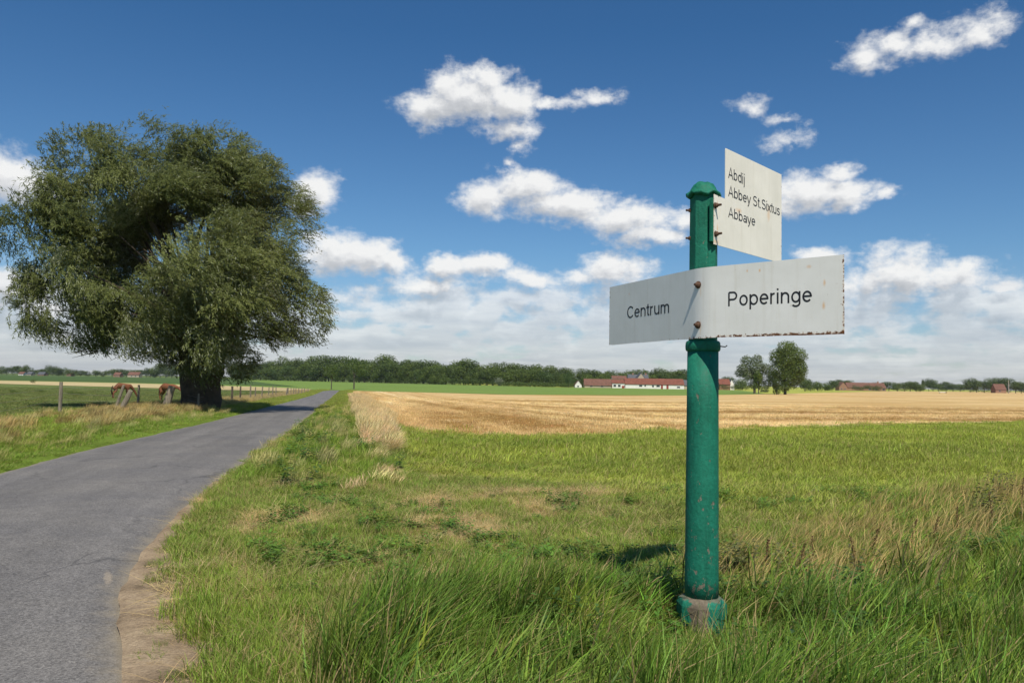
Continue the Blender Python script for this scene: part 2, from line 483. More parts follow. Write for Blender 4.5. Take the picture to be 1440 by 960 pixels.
def stubble_material():
    m, t = new_mat('straw_stubble')
    tcn = t.n('ShaderNodeTexCoord').outputs['Object']
    # drill rows and combine tracks run along the field, slightly oblique
    x, y, z = t.sep(tcn)
    u = t.m('ADD', t.m('MULTIPLY', x, -.36), t.m('MULTIPLY', y, .93))
    v = t.m('ADD', t.m('MULTIPLY', x, .93), t.m('MULTIPLY', y, .36))
    rs_ = t.m('ADD', x, t.m('MULTIPLY', y, .205)); hk = t.ss(rs_, 9.0, 26.0)
    u = t.m('ADD', t.m('MULTIPLY', u, hk), t.m('MULTIPLY', rs_, t.m('SUBTRACT', 1.0, hk)))
    v = t.m('ADD', t.m('MULTIPLY', v, hk), t.m('MULTIPLY', y, t.m('SUBTRACT', 1.0, hk)))
    rows = t.noise(t.comb(t.m('MULTIPLY', v, .012), t.m('MULTIPLY', u, .16), 0), 1.0, 5, .65, .5)
    rows2 = t.noise(t.comb(t.m('MULTIPLY', v, .03), t.m('MULTIPLY', u, .8), 0), 1.0, 5, .65)
    n2 = t.noise(tcn, 3, 8, .7)
    col = t.ramp(rows, [(.30, (.36, .21, .075)), (.44, (.50, .325, .125)), (.53, (.60, .41, .17)), (.57, (.76, .59, .33)), (.63, (.60, .42, .18)), (.75, (.66, .49, .24))])
    col = t.mix(1.0, col, t.ramp(rows2, [(.3, .78), (.7, 1.2)]), 'MULTIPLY')
    col = t.mix(1.0, col, t.ramp(n2, [(.3, .7), (.7, 1.25)]), 'MULTIPLY')
    finish(t, col, .95, n2, .6, .05, .1)
    return m
def crop_material():
    m, t = new_mat('row_crop')
    tcn = t.n('ShaderNodeTexCoord').outputs['Object']
    x, y, z = t.sep(tcn)
    r = t.noise(t.comb(t.m('MULTIPLY', x, .012), t.m('MULTIPLY', y, .05), 0), 1.0, 6, .65)
    n = t.noise(tcn, .6, 8, .7)
    col = t.ramp(r, [(.3, (.045, .085, .02)), (.7, (.10, .155, .045))])
    col = t.mix(1.0, col, t.ramp(n, [(.3, .6), (.7, 1.35)]), 'MULTIPLY')
    finish(t, col, .9, n, .8, .3, .1)
    return m
def far_grass_material(name, c0, c1):
    m, t = new_mat(name)
    tcn = t.n('ShaderNodeTexCoord').outputs['Object']
    x, y, z = t.sep(tcn)
    r = t.noise(t.comb(t.m('MULTIPLY', x, .01), t.m('MULTIPLY', y, .05), 0), 1.0, 6, .65)
    n = t.noise(tcn, .9, 8, .7)
    col = t.ramp(r, [(.3, c0), (.7, c1)])
    col = t.mix(1.0, col, t.ramp(n, [(.3, .8), (.7, 1.2)]), 'MULTIPLY')
    finish(t, col, .95, n, .5, .1, .1)
    return m
M_GROUND = ground_material(); M_ASPHALT = asphalt_material(); M_SOIL = soil_material(); M_STUBBLE = stubble_material(); M_CROP = crop_material()
M_FARGREEN = far_grass_material('far_green_field', (.13, .21, .04), (.19, .27, .06))
M_FARDRY = far_grass_material('far_dry_grass', (.40, .31, .15), (.55, .45, .24))

# ------------------------------------------------------------------ ground
def zones(x, y):
    """what grows where: returns dict of masks in 0..1"""
    r = x - xr(y); l = xl(y) - x
    return r, l
LUSH = np.array((.175, .255, .036)); MEAD = np.array((.38, .41, .075)); DRY = np.array((.50, .385, .19)); PASTC = np.array((.125, .165, .045))
SOIL = np.array((.22, .17, .11)); OLIVE = np.array((.15, .15, .05))
DRYSPOTS = [(390, 736, 62, 15, 1.0), (640, 742, 62, 22, 1.0), (590, 712, 60, 14, .8), (700, 748, 52, 12, .95), (765, 718, 42, 18, 1.1), (560, 790, 40, 20, .8), (520, 800, 30, 12, .6),
            (545, 690, 22, 12, .8), (660, 765, 50, 12, .7), (980, 800, 18, 14, .8), (880, 715, 60, 10, .5), (330, 860, 30, 30, .4), (590, 830, 26, 18, .5), (480, 775, 40, 8, .4)]
_sp = []
for (cx, cy, rx, ry, s) in DRYSPOTS:
    c = at(cx, cy); e = at(cx + rx, cy); f1 = at(cx, cy - ry); f2 = at(cx, cy + ry)
    _sp.append((c.x, (f1.y + f2.y) / 2, abs(e.x - c.x), abs(f1.y - f2.y) / 2, s))
def dry_near(x, y):
    """patches of bleached grass in the mown corner"""
    d = np.zeros_like(x, float)
    wx = x + (fbm(x * 1.1, y * 1.1, 31) - .5) * 1.4; wy = y + (fbm(x * 1.1, y * 1.1, 37) - .5) * 1.4
    for (cx, cy, rx, ry, s) in _sp:
        d = np.maximum(d, s * (1.15 - np.sqrt(((wx - cx) / rx) ** 2 + ((wy - cy) / ry) ** 2)))
    d = np.maximum(d, (fbm(x * .5, y * .5, 41) - .58) * 3 * (y < 16))
    return np.clip(d * 2.2, 0, 1)
def bare(x, y):
    """dusty bare strip beside the asphalt, right of the road"""
    r = x - xr(y)
    wdt = np.interp(y, [0, 4.2, 5.3, 6.2, 7.2, 8.5, 10, 12, 20], [.50, .40, .34, .27, .24, .14, .10, .06, .03])
    wdt = wdt * (0.35 + 1.3 * fbm(x * 2.6, y * 2.6, 51))
    return 1 - sstep(r, wdt * .8, wdt * 1.15 + .03)
def meadow_edge(x):
    """y of the line where green meadow meets the stubble"""
    return np.interp(x, [-24, -12, -7, -5.2, 0, 10, 23, 42, 80, 160], [115, 62, 39, 33.5, 29.6, 39, 50, 65, 92, 150]) + (fbm(x * .5, x * 0, 61) - .5) * 1.5
def ground_colour(x, y):
    r, l = zones(x, y)
    n = fbm(x * .25, y * .25, 3)[..., None]
    c = np.where((y < 14)[..., None], OLIVE * (1.0), MEAD * .9)
    c = c * (0.8 + .4 * n)
    dn = dry_near(x, y)[..., None] * (y < 20)[..., None]
    c = c * (1 - dn * .8) + DRY * .85 * dn * .8
    st = (sstep(r, 2.3, 2.7) * (1 - sstep(r, 3.2, 3.7)) * sstep(y, 20, 30) * (y < 120))[..., None]
    c = c * (1 - st) + DRY * .8 * st
    ve = ((r < 3.6) & (l < 3.6))[..., None]
    c = np.where(ve & ((y > 12) | (l > 0))[..., None], LUSH * .72 * (.8 + .4 * n), c)
    pa = (l > 5.5)[..., None]
    c = np.where(pa, PASTC * (.8 + .4 * n), c)
    b = (bare(x, y) * (r > -.3))[..., None]
    c = c * (1 - b) + SOIL * 1.3 * b
    return c

def nonuni(lo, hi, segs):
    """coordinates with step growing away from the near field"""
    out = []
    for a, b, n in segs: out += list(np.linspace(a, b, n, endpoint=False))
    out.append(segs[-1][1]); return np.array(out)
gx = nonuni(0, 0, [(-4000, -800, 8), (-800, -200, 15), (-200, -60, 28), (-60, -14, 92), (-14, 14, 200), (14, 60, 92), (60, 200, 28), (200, 800, 15), (800, 4000, 8)])
gy = nonuni(0, 0, [(-300, -50, 4), (-50, 0, 10), (0, 20, 150), (20, 60, 120), (60, 150, 90), (150, 230, 20), (230, 800, 15), (800, 4500, 8)])
X, Y = np.meshgrid(gx, gy)
Z = ground_z(X, Y)
V = np.stack([X, Y, Z], -1).reshape(-1, 3)
nx, ny = len(gx), len(gy)
i = (np.arange(ny - 1)[:, None] * nx + np.arange(nx - 1)[None, :]).ravel()
F = np.stack([i, i + 1, i + nx + 1, i + nx], 1)
gc = ground_colour(X, Y).reshape(-1, 3)
gc = np.concatenate([gc, np.ones((len(gc), 1))], 1)
me = mesh_np('ground', V, F, [M_GROUND], smooth=True, attrs={'gcol': ('FLOAT_COLOR', 'POINT', gc)})
ground = tag(obj('ground', me), 'flat farmland ground of grass and soil', None, None, 'structure')

def sheet(name, near, far, mat, lift, nu, nv, label, extra=None):
    """field sheet between two edge polylines given in world x, y"""
    near = np.array(near, float); far = np.array(far, float)
    def res(L, n):
        s = np.concatenate([[0], np.cumsum(np.hypot(*np.diff(L, axis=0).T))]); t = np.linspace(0, s[-1], n)
        return np.stack([np.interp(t, s, L[:, 0]), np.interp(t, s, L[:, 1])], 1)
    A, B = res(near, nu), res(far, nu)
    t = np.linspace(0, 1, nv)[:, None, None]
    G = A[None] * (1 - t) + B[None] * t
    z = (ground_z(G[..., 0], G[..., 1]) if name == 'stubble_field' else zf(G[..., 1])) + lift
    V = np.concatenate([G, z[..., None]], -1).reshape(-1, 3)
    i = (np.arange(nv - 1)[:, None] * nu + np.arange(nu - 1)[None, :]).ravel()
    F = np.stack([i, i + 1, i + nu + 1, i + nu], 1)
    o = obj(name, mesh_np(name, V, F, [mat], smooth=True))
    return tag(o, label, None, None, 'structure')

xs = np.array([-24, -12, -7, -5.2, 0, 10, 23, 42, 80, 160.])
near = [(-46, 225), (-24, 116)] + [(x, float(meadow_edge(np.array([x]))[0]) - .6) for x in np.linspace(-22, 150, 90)] + [(420, 330), (900, 560)]
far = [(-46, 236), (-15, 212), (0.2, 203), (54, 250), (109, 338), (390, 824), (1100, 1650)]
sheet('stubble_field', near, far, M_STUBBLE, .04, 260, 160, 'harvested golden stubble field')
sheet('green_field', [(-150, 250), (-54, 232), (-15, 214), (1, 205), (55, 252), (110, 340)], [(-900, 1000), (-300, 960), (-43, 640), (30, 540), (120, 590), (160, 560)], M_FARGREEN, .06, 60, 60, 'light green field between stubble and wood')
sheet('crop_field', [(-900, 420), (-330, 372), (-120, 330), (-80, 300)], [(-1600, 1150), (-900, 1150), (-500, 1100), (-350, 1000)], M_CROP, .12, 40, 60, 'dark green row crop field beyond the pasture')
sheet('dry_grass_strip', [(-520, 318), (-220, 278), (-120, 224), (-80, 200), (-50, 190)], [(-620, 372), (-330, 368), (-150, 320), (-80, 270), (-60, 240)], M_FARDRY, .09, 40, 20, 'pale dry grass strip across the pasture')

# road
ys = np.concatenate([np.linspace(-6, 14, 60), np.linspace(14.5, 60, 60), np.linspace(62, 300, 90)])
L = xl(ys); RR = xr(ys)
L = L + (fbm(ys * 1.3, ys * 0, 71) - .5) * .16; RR = RR + (fbm(ys * 1.7, ys * 0 + 3, 73) - .5) * .14
nc = 13
t = np.linspace(0, 1, nc)
RX = L[:, None] * (1 - t) + RR[:, None] * t
RY = np.repeat(ys[:, None], nc, 1)
camber = 0.035 * (1 - (2 * t - 1) ** 2)
RZ = zf(RY) - .005 + camber[None]
RZ[:, 0] -= .045; RZ[:, -1] -= .045
V = np.stack([RX, RY, RZ], -1).reshape(-1, 3)
i = (np.arange(len(ys) - 1)[:, None] * nc + np.arange(nc - 1)[None, :]).ravel()
F = np.stack([i, i + 1, i + nc + 1, i + nc], 1)
road = tag(obj('road', mesh_np('road', V, F, [M_ASPHALT], smooth=True, attrs={'across': ('FLOAT', 'POINT', np.repeat(t[None], len(ys), 0))})), 'narrow grey asphalt country lane', None, None, 'structure')

# dusty bare strip beside the road
yb = np.linspace(-3, 13, 90)
nb = 8
# stray tufts and gravel reach over the bare strip
wd = np.interp(yb, [-3, 4.2, 5.3, 6.2, 7.2, 8.5, 10, 13], [.9, .70, .58, .48, .40, .24, .16, .08]) * (0.65 + .55 * fbm(yb * 1.6, yb * 0 + 2, 75))
tb = np.linspace(0, 1, nb)
BX = xr(yb)[:, None] - .04 - .07 * fbm(yb * 3.1, yb * 0 + 6, 79)[:, None] * (1 - tb[None]) + (wd[:, None] + .05) * tb
BY = np.repeat(yb[:, None], nb, 1)
BZ = zf(BY) + .010 + .02 * (fbm(BX * 3, BY * 3, 77) - .5) - .09 * (tb[None] > .95) - .012 * (tb[None] < .05)
Vb = np.stack([BX, BY, BZ], -1).reshape(-1, 3)
i = (np.arange(len(yb) - 1)[:, None] * nb + np.arange(nb - 1)[None, :]).ravel()
Fb = np.stack([i, i + 1, i + nb + 1, i + nb], 1)
tag(obj('dirt_verge', mesh_np('dirt_verge', Vb, Fb, [M_SOIL], smooth=True)), 'bare dusty soil strip along the road edge', None, None, 'structure')

# ------------------------------------------------------------------ grass prototypes
def blades(n, r, h, w, bend, seed, wind=0.0, hvar=.5, segs=3, flat=0.0, head=False, rdist=.5):
    """numpy grass tuft. returns V,F(tri/quads as quads),bv. bend = how far tips lean (fraction of h)"""
    g_ = np.random.default_rng(seed)
    a = g_.uniform(0, 2 * PI, n); rad = r * g_.uniform(0, 1, n) ** rdist
    bx, by = rad * np.cos(a), rad * np.sin(a)
    hh = h * (1 - hvar * g_.uniform(0, 1, n))
    az = g_.uniform(0, 2 * PI, n)
    lean = bend * hh * g_.uniform(.3, 1.2, n)
    lx = lean * np.cos(az) + wind * hh * g_.uniform(.5, 1.2, n); ly = lean * np.sin(az)
    face = az + g_.uniform(-.8, .8, n) + PI / 2
    sx, sy = np.cos(face), np.sin(face)
    bv = g_.uniform(0, 1, n)
    rows = segs + 1
    V = np.zeros((n, rows, 2, 3)); ww = w * g_.uniform(.6, 1.2, n)
    for k in range(rows):
        tt = k / segs
        cx = bx + lx * tt ** 1.8; cy = by + ly * tt ** 1.8
        total = np.sqrt(lx ** 2 + ly ** 2) / np.maximum(hh, 1e-6)
        cz = hh * (tt - (.28 * np.clip(total, 0, 1.6)) * tt ** 3) * (1 - flat)
        prof = [1.0, .95, .7, .08][k] if segs == 3 else (1 - tt * .9)
        if head: prof = [.45, .35, 1.5, .2][k] if segs == 3 else prof
        for s in (0, 1):
            sg = (s - .5) * ww * prof
            V[:, k, s, 0] = cx + sx * sg; V[:, k, s, 1] = cy + sy * sg; V[:, k, s, 2] = cz
    base = (np.arange(n) * rows * 2)[:, None]
    Fs = []
    for k in range(segs):
        o_ = k * 2
        Fs.append(np.concatenate([base + o_, base + o_ + 1, base + o_ + 3, base + o_ + 2], 1))
    F = np.stack(Fs, 1).reshape(-1, 4)
    return V.reshape(-1, 3), F, np.repeat(bv, rows * 2)
def proto(name, parts, mat):
    Vs, Fs, Bs, off = [], [], [], 0
    for V, F, b in parts:
        Vs.append(V); Fs.append(F + off); Bs.append(b); off += len(V)
    me = mesh_np(name, np.concatenate(Vs), np.concatenate(Fs), [mat], attrs={'bv': ('FLOAT', 'POINT', np.concatenate(Bs))})
    return obj(name, me, link=False)
def leafy(n_stem, h, seed, leaf=.05, rr=.12, per=9):
    """broadleaf weed: stems carrying pairs of pointed leaves"""
    g_ = np.random.default_rng(seed)
    Vs, Fs, Bs, off = [], [], [], 0
    for s in range(n_stem):
        a = g_.uniform(0, 6.28); rad = rr * g_.uniform() ** .5; bx, by = rad * math.cos(a), rad * math.sin(a)
        hh = h * g_.uniform(.55, 1); lx, ly = g_.normal(0, .12, 2) * hh
        for k in range(per):
            tt = (k + .5 + g_.uniform(-.2, .2)) / per
            cx, cy, cz = bx + lx * tt, by + ly * tt, hh * tt
            for q in (0, 1):
                an = k * 1.57 + q * PI + g_.uniform(-.3, .3)
                ll = leaf * (1.15 - .55 * tt) * g_.uniform(.7, 1.2); wl = ll * .3
                d = np.array((math.cos(an), math.sin(an), g_.uniform(-.35, .45)))
                sd_ = np.array((-math.sin(an), math.cos(an), g_.uniform(-.3, .3)))
                o_ = np.array((cx, cy, cz))
                Vs.append(np.array([o_, o_ + d * ll * .45 + sd_ * wl + (0, 0, .004), o_ + d * ll - (0, 0, ll * .22), o_ + d * ll * .45 - sd_ * wl]))
                Fs.append(np.array([[0, 1, 2, 3]]) + off); off += 4
                Bs.append(np.full(4, g_.uniform(0, 1)))
    return np.concatenate(Vs), np.concatenate(Fs), np.concatenate(Bs)

PR = []
def addp(*a):
    PR.append(proto(*a)); return len(PR) - 1
K_TURF = [addp('turf_tuft', [blades(60, .13, .12, .0045, .9, 100 + s, .1)], M_GRASS) for s in range(3)]
K_LONG = [addp('long_grass_tuft', [blades(34, .10, .44, .0082, .50, 110 + s, .42, .5)], M_GRASS) for s in range(4)]
K_WIDE = [addp('broad_grass_tuft', [blades(14, .09, .50, .014, .65, 116 + s, .3, .5)], M_GRASS) for s in range(2)]
K_STALK = [addp('seed_stalk_tuft', [blades(9, .12, .50, .0030, .30, 120 + s, .25, .4, head=True), blades(14, .10, .3, .004, .7, 125 + s, .2)], M_STRAW) for s in range(2)]
K_WEED = [addp('weed_clump', [leafy(7, .22, 130 + s, .06, .13, 7)], M_WEED) for s in range(3)]
K_MAT = [addp('fallen_straw', [blades(55, .20, .24, .004, 1.9, 140 + s, .8, .5, flat=.72)], M_STRAW) for s in range(2)]
K_MID = [addp('mid_grass_tuft', [blades(95, .28, .21, .008, .7, 150 + s, .22)], M_GRASS) for s in range(3)]
K_MDRY = [addp('mid_dry_tuft', [blades(70, .22, .62, .0065, .45, 160 + s, .30, .5, head=True)], M_STRAW) for s in range(2)]
K_FAR = [addp('far_grass_tuft', [blades(200, .75, .17, .013, .7, 170 + s, .2)], M_GRASS) for s in range(2)]
K_FDRY = [addp('far_dry_tuft', [blades(90, .55, .65, .017, .4, 180 + s, .25, .5)], M_STRAW) for s in range(2)]
K_STUB = [addp('stubble_row', [blades(90, .9, .13, .02, .25, 190 + s, 0, .5, 1, rdist=.7)], M_STRAW) for s in range(2)]
K_NETTLE = [addp('nettle_clump', [leafy(6, .42, 200 + s, .075, .14, 9)], M_WEED) for s in range(2)]
K_CLOD = []
for s in range(2):
    bmq = bmesh.new(); bmesh.ops.create_icosphere(bmq, subdivisions=2, radius=.02)
    for v_ in bmq.verts: v_.co *= rnd.uniform(.7, 1.2); v_.co.z *= .6
    meq = bpy.data.meshes.new('pebble'); bmq.to_mesh(meq); bmq.free(); meq.materials.append(M_SOIL)
    PR.append(obj('pebble', meq, link=False)); K_CLOD.append(len(PR) - 1)

def scatter(name, label, cat, X, Y, kind, scl, col, rot, zoff=0.0, zfun=ground_z):
    N = len(X)
    Z = zfun(X, Y) + zoff
    me = bpy.data.meshes.new(name)
    me.vertices.add(N); me.vertices.foreach_set('co', np.stack([X, Y, Z], 1).astype(np.float32).ravel())
    a = me.attributes.new('idx', 'INT', 'POINT'); a.data.foreach_set('value', kind.astype(np.int32))
    a = me.attributes.new('scl', 'FLOAT_VECTOR', 'POINT'); a.data.foreach_set('vector', scl.astype(np.float32).ravel())
    a = me.attributes.new('rot', 'FLOAT_VECTOR', 'POINT'); a.data.foreach_set('vector', rot.astype(np.float32).ravel())
    a = me.attributes.new('col', 'FLOAT_VECTOR', 'POINT'); a.data.foreach_set('vector', np.clip(col, 0, 1).astype(np.float32).ravel())
    o = tag(obj(name, me), label, cat, None, 'stuff')
    tr = bpy.data.node_groups.new(name + '_scatter', 'GeometryNodeTree')
    tr.interface.new_socket('Geometry', in_out='INPUT', socket_type='NodeSocketGeometry')
    tr.interface.new_socket('Geometry', in_out='OUTPUT', socket_type='NodeSocketGeometry')
    nn = tr.nodes; gi = nn.new('NodeGroupInput'); go = nn.new('NodeGroupOutput'); jn = nn.new('GeometryNodeJoinGeometry')
    def attr(nm, dt):
        q = nn.new('GeometryNodeInputNamedAttribute'); q.data_type = dt; q.inputs['Name'].default_value = nm
        return [s_ for s_ in q.outputs if s_.enabled and s_.name == 'Attribute'][0]
    ai, asc, ar = attr('idx', 'INT'), attr('scl', 'FLOAT_VECTOR'), attr('rot', 'FLOAT_VECTOR')
    for k in sorted(set(kind.tolist())):
        cmp_ = nn.new('FunctionNodeCompare'); cmp_.data_type = 'INT'; cmp_.operation = 'EQUAL'
        ins = [s_ for s_ in cmp_.inputs if s_.enabled]
        tr.links.new(ai, ins[0]); ins[1].default_value = int(k)
        oi = nn.new('GeometryNodeObjectInfo'); oi.inputs['Object'].default_value = PR[k]
        ip = nn.new('GeometryNodeInstanceOnPoints')
        tr.links.new(gi.outputs[0], ip.inputs['Points']); tr.links.new(cmp_.outputs[0], ip.inputs['Selection'])
        tr.links.new(oi.outputs['Geometry'], ip.inputs['Instance']); tr.links.new(ar, ip.inputs['Rotation']); tr.links.new(asc, ip.inputs['Scale'])
        tr.links.new(ip.outputs[0], jn.inputs[0])
    tr.links.new(jn.outputs[0], go.inputs[0])
    md = o.modifiers.new('scatter', 'NODES'); md.node_group = tr
    return o

def wedge(n, y0, y1, margin=2.0, p=1.0):
    """points inside what the camera could see between two distances; density ~ 1/y**p"""
    u = rng.uniform(0, 1, n)
    if p == 1.0:   # constant number per unit y -> density 1/y
        y = y0 + (y1 - y0) * u
    elif p == 2.0:
        y = y0 * (y1 / y0) ** u
    else:
        y = np.sqrt(y0 ** 2 + (y1 ** 2 - y0 ** 2) * u)
    x = rng.uniform(-1, 1, n) * (y * .67 + margin)
    return x, y
def pick(kinds, n): return np.array(kinds)[rng.integers(0, len(kinds), n)]

class Acc:
    def __init__(s): s.X = []; s.Y = []; s.K = []; s.S = []; s.C = []; s.R = []
    def add(s, x, y, kinds, h, col, xy=1.0, wind=True, cv=.14, tilt=0.12):
        n = len(x)
        if n == 0: return
        h = np.broadcast_to(h, n); xy = np.broadcast_to(xy, n)
        col = np.broadcast_to(col, (n, 3)) * (1 + rng.normal(0, cv, (n, 1))) * (1 + rng.normal(0, cv * .35, (n, 3)))
        s.X.append(x); s.Y.append(y); s.K.append(pick(kinds, n))
        s.S.append(np.stack([xy, xy, h], 1) * rng.uniform(.8, 1.2, (n, 1)))
        rz = rng.normal(0, .5, n) if wind else rng.uniform(0, 2 * PI, n)
        s.R.append(np.stack([rng.normal(0, tilt, n), rng.normal(0, tilt, n), rz], 1)); s.C.append(col)
    def build(s, name, label, cat, **kw):
        print(name, sum(map(len, s.X)))
        return scatter(name, label, cat, np.concatenate(s.X), np.concatenate(s.Y), np.concatenate(s.K), np.concatenate(s.S), np.concatenate(s.C), np.concatenate(s.R), **kw)

# border of the uncut long grass at the front
def lush_line(x): # y up to which long grass grows
    return np.interp(x, [-1.35, -1.0, -.75, 0.0, .9, 1.6, 3.0, 5.0, 8.0], [2.0, 4.4, 5.6, 6.0, 5.8, 5.5, 6.3, 8.3, 10.8])
def band_y(x): # centre line of the dry dock band at right
    return np.interp(x, [1.6, 2.4, 3.6, 5.2, 8.0], [6.6, 6.9, 7.9, 9.6, 12.5])

mown, longg, dryg, verge, mead, past, strip, stub = Acc(), Acc(), Acc(), Acc(), Acc(), Acc(), Acc(), Acc()

# near short turf (2.5 - 13 m)
x, y = wedge(24000, 2.4, 14, 1.5, 1.0)
r, l = zones(x, y)
dn = dry_near(x, y); br = bare(x, y)
lu = sstep(lush_line(x) - y + (fbm(x, y, 81) - .5) * 1.2, -.25, .35)
ok = (r > .04) & (rng.uniform(0, 1, len(x)) > br * 1.35) & (rng.uniform(0, 1, len(x)) > lu * .75)
x, y, dn, r, lu = x[ok], y[ok], dn[ok], r[ok], lu[ok]
n1 = fbm(x * .9, y * .9, 83); n2 = fbm(x * 2.5, y * 2.5, 85)
isd = rng.uniform(0, 1, len(x)) < np.maximum(dn * .9, .10 + .5 * sstep(fbm(x * 1.8, y * 1.8, 147), .5, .75))
colg = LUSH[None] * (.84 + .55 * n1[:, None]) * (1 - sstep(n2, .45, .75)[:, None] * .35) + OLIVE[None] * sstep(n2, .4, .75)[:, None] * .55
hh = .55 + 1.0 * n1 + .35 * (y < 6)
g_ = ~isd
mown.add(x[g_], y[g_], K_TURF, hh[g_], colg[g_], wind=False)
mown.add(x[isd], y[isd], K_MAT, .9, DRY * 1.15, xy=.8, wind=False, cv=.2)
# wispy straw stems through the turf
x, y = wedge(2600, 2.6, 13, 1, 1.0); r, l = zones(x, y)
ok = (r > .35) & (rng.uniform(0, 1, len(x)) < .12 + 1.1 * fbm(x * 1.3, y * 1.3, 87) ** 2 + .5 * dry_near(x, y)) & (lush_line(x) < y + .6)
mown.add(x[ok], y[ok], K_STALK, rng.uniform(.25, .6, ok.sum()), DRY * .8, xy=.8)
# broadleaf weeds
x, y = wedge(2600, 2.6, 13, 1, 1.0); r, l = zones(x, y)
ok = (r > 1.0) & (fbm(x * 1.1, y * 1.1, 89) > .57)
mown.add(x[ok], y[ok], K_WEED, rng.uniform(.3, .9, ok.sum()), (.10, .19, .03), xy=1.0, wind=False)
# straws on the bare strip
x, y = wedge(6000, 2.6, 12, 1, 1.0); r, l = zones(x, y)
ok = (r > .02) & (bare(x, y) > .3) & (rng.uniform(0, 1, len(x)) < .5)
mown.add(x[ok], y[ok], K_MAT, .3, DRY * .8, xy=rng.uniform(.15, .45, ok.sum()), wind=False, cv=.25)
ok2 = (r > .0) & (bare(x, y) > .3)
mown.add(x[ok2], y[ok2], K_CLOD, rng.uniform(.15, .8, ok2.sum()), SOIL, xy=rng.uniform(.15, .8, ok2.sum()), wind=False)
y = rng.uniform(2.8, 9, 420); x = xr(y) + rng.uniform(.08, .7, 420); k_ = fbm(x * 3, y * 3, 155) > .5
mown.add(x[k_], y[k_], K_TURF, rng.uniform(.15, .5, k_.sum()), LUSH * .8, xy=rng.uniform(.3, .7, k_.sum()), wind=False)
x = rng.uniform(0, 1, 3600); y = rng.uniform(2.5, 12, 3600); x = xr(y) - .9 * x ** 2.2 + .05 + .6 * rng.uniform(0, 1, 3600) * (rng.uniform(0, 1, 3600) < .5)
mown.add(x, y, K_CLOD, rng.uniform(.10, .38, len(x)), SOIL, xy=rng.uniform(.10, .38, len(x)), wind=False)
mown.build('mown_grass', 'short mown grass with bleached patches beside the road', 'grass')

# long lush grass at the front
x, y = wedge(9500, 2.2, 12, 1.8, 1.0)
ll = lush_line(x) + (fbm(x * 1.3, y * 1.3, 91) - .5) * 1.3
ok = (y < ll) & (x - xr(y) > .9)
x, y = x[ok], y[ok]
n1 = fbm(x * .8, y * .8, 93)[:, None]; n2 = fbm(x * 2.2, y * 2.2, 95)[:, None]
col = LUSH * (.62 + .5 * n1) * np.array((.86, .98, 1.1)) + np.array((.07, .05, 0)) * sstep(n2, .5, .8)
clump = sstep(fbm(x * 1.1 + 4, y * 1.1, 145), .35, .62)
hgt = .42 + .45 * n1[:, 0] + .55 * clump
hgt *= 1 - .90 * np.exp(-((x - 1.02) / .50) ** 4 - ((y - 4.65) / .75) ** 4)
hgt *= np.clip(.45 + .75 * sstep(lush_line(x) - y, -.3, .9), 0, 1.15)
longg.add(x, y, K_LONG, hgt, col, xy=rng.uniform(.8, 1.25, len(x)), cv=.24, tilt=.2)
x, y = wedge(1700, 2.4, 9, 1, 1.0)
ok = (np.hypot(x - 1.15, y - 4.9) > .75) & (y < lush_line(x) + .1) & (x - xr(y) > 1.2) & (fbm(x * .9, y * .9, 97) > .54)
longg.add(x[ok], y[ok], K_NETTLE, rng.uniform(.45, .85, ok.sum()), (.075, .14, .028), wind=False)
x, y = wedge(200, 2.4, 9, 1, 1.0)
ok = (y < lush_line(x) + .1) & (x - xr(y) > .8)
longg.add(x[ok], y[ok], K_STALK, rng.uniform(.7, 1.1, ok.sum()), DRY * .8)
x, y = wedge(900, 2.4, 9, 1, 1.0)
ok = (y < lush_line(x) + .3) & (x - xr(y) > .9)
longg.add(x[ok], y[ok], K_MAT, 1.6, DRY * np.array((.8, .85, .6)), xy=1.1, wind=False, cv=.25)
x, y = wedge(1500, 2.4, 9, 1, 1.0)
ok = (y < lush_line(x) + .2) & (x - xr(y) > 1.0) & (fbm(x * .8 + 9, y * .8, 151) > .52)
longg.add(x[ok], y[ok], K_WIDE, rng.uniform(.7, 1.1, ok.sum()), (.19, .27, .045), xy=1.0, cv=.2)
longg.build('long_grass', 'tall lush green grass leaning in the wind round the signpost foot', 'grass')

# dry seedy band on the right, mixed with green
x, y = wedge(9500, 5.5, 14, 2, 1.0)
by = band_y(x) + (fbm(x * 1.2, y * 0, 99) - .5) * .8
ok = (np.abs(y - by) < .65 + .13 * x) & (x > 1.65 + (fbm(y, x, 7) - .5)) & (rng.uniform(0, 1, len(x)) < .62)
x, y = x[ok], y[ok]
mixv = rng.uniform(0, 1, len(x)) < .22 + .6 * sstep(fbm(x * 1.4, y * 1.4, 101), .38, .62)
dryg.add(x[mixv], y[mixv], K_STALK, rng.uniform(.45, .85, mixv.sum()) * (1 + .35 * sstep(x[mixv], 3, 6)), DRY * np.array((.85, .82, .66)), xy=1.3)
dryg.add(x[~mixv], y[~mixv], K_LONG, rng.uniform(.35, .75, (~mixv).sum()), LUSH * .9 + OLIVE * .15, xy=1)
x, y = wedge(1200, 5.5, 13, 2, 1.0)
ok = (np.abs(y - band_y(x)) < .8) & (x > 1.9) & (fbm(x * 1.5, y * 1.5, 103) > .64)
dryg.add(x[ok], y[ok], K_NETTLE, rng.uniform(.6, 1.15, ok.sum()), (.12, .13, .05), wind=False)
dryg.build('dry_weed_band', 'tangled dry grass and weeds along the meadow edge at right', 'grass')

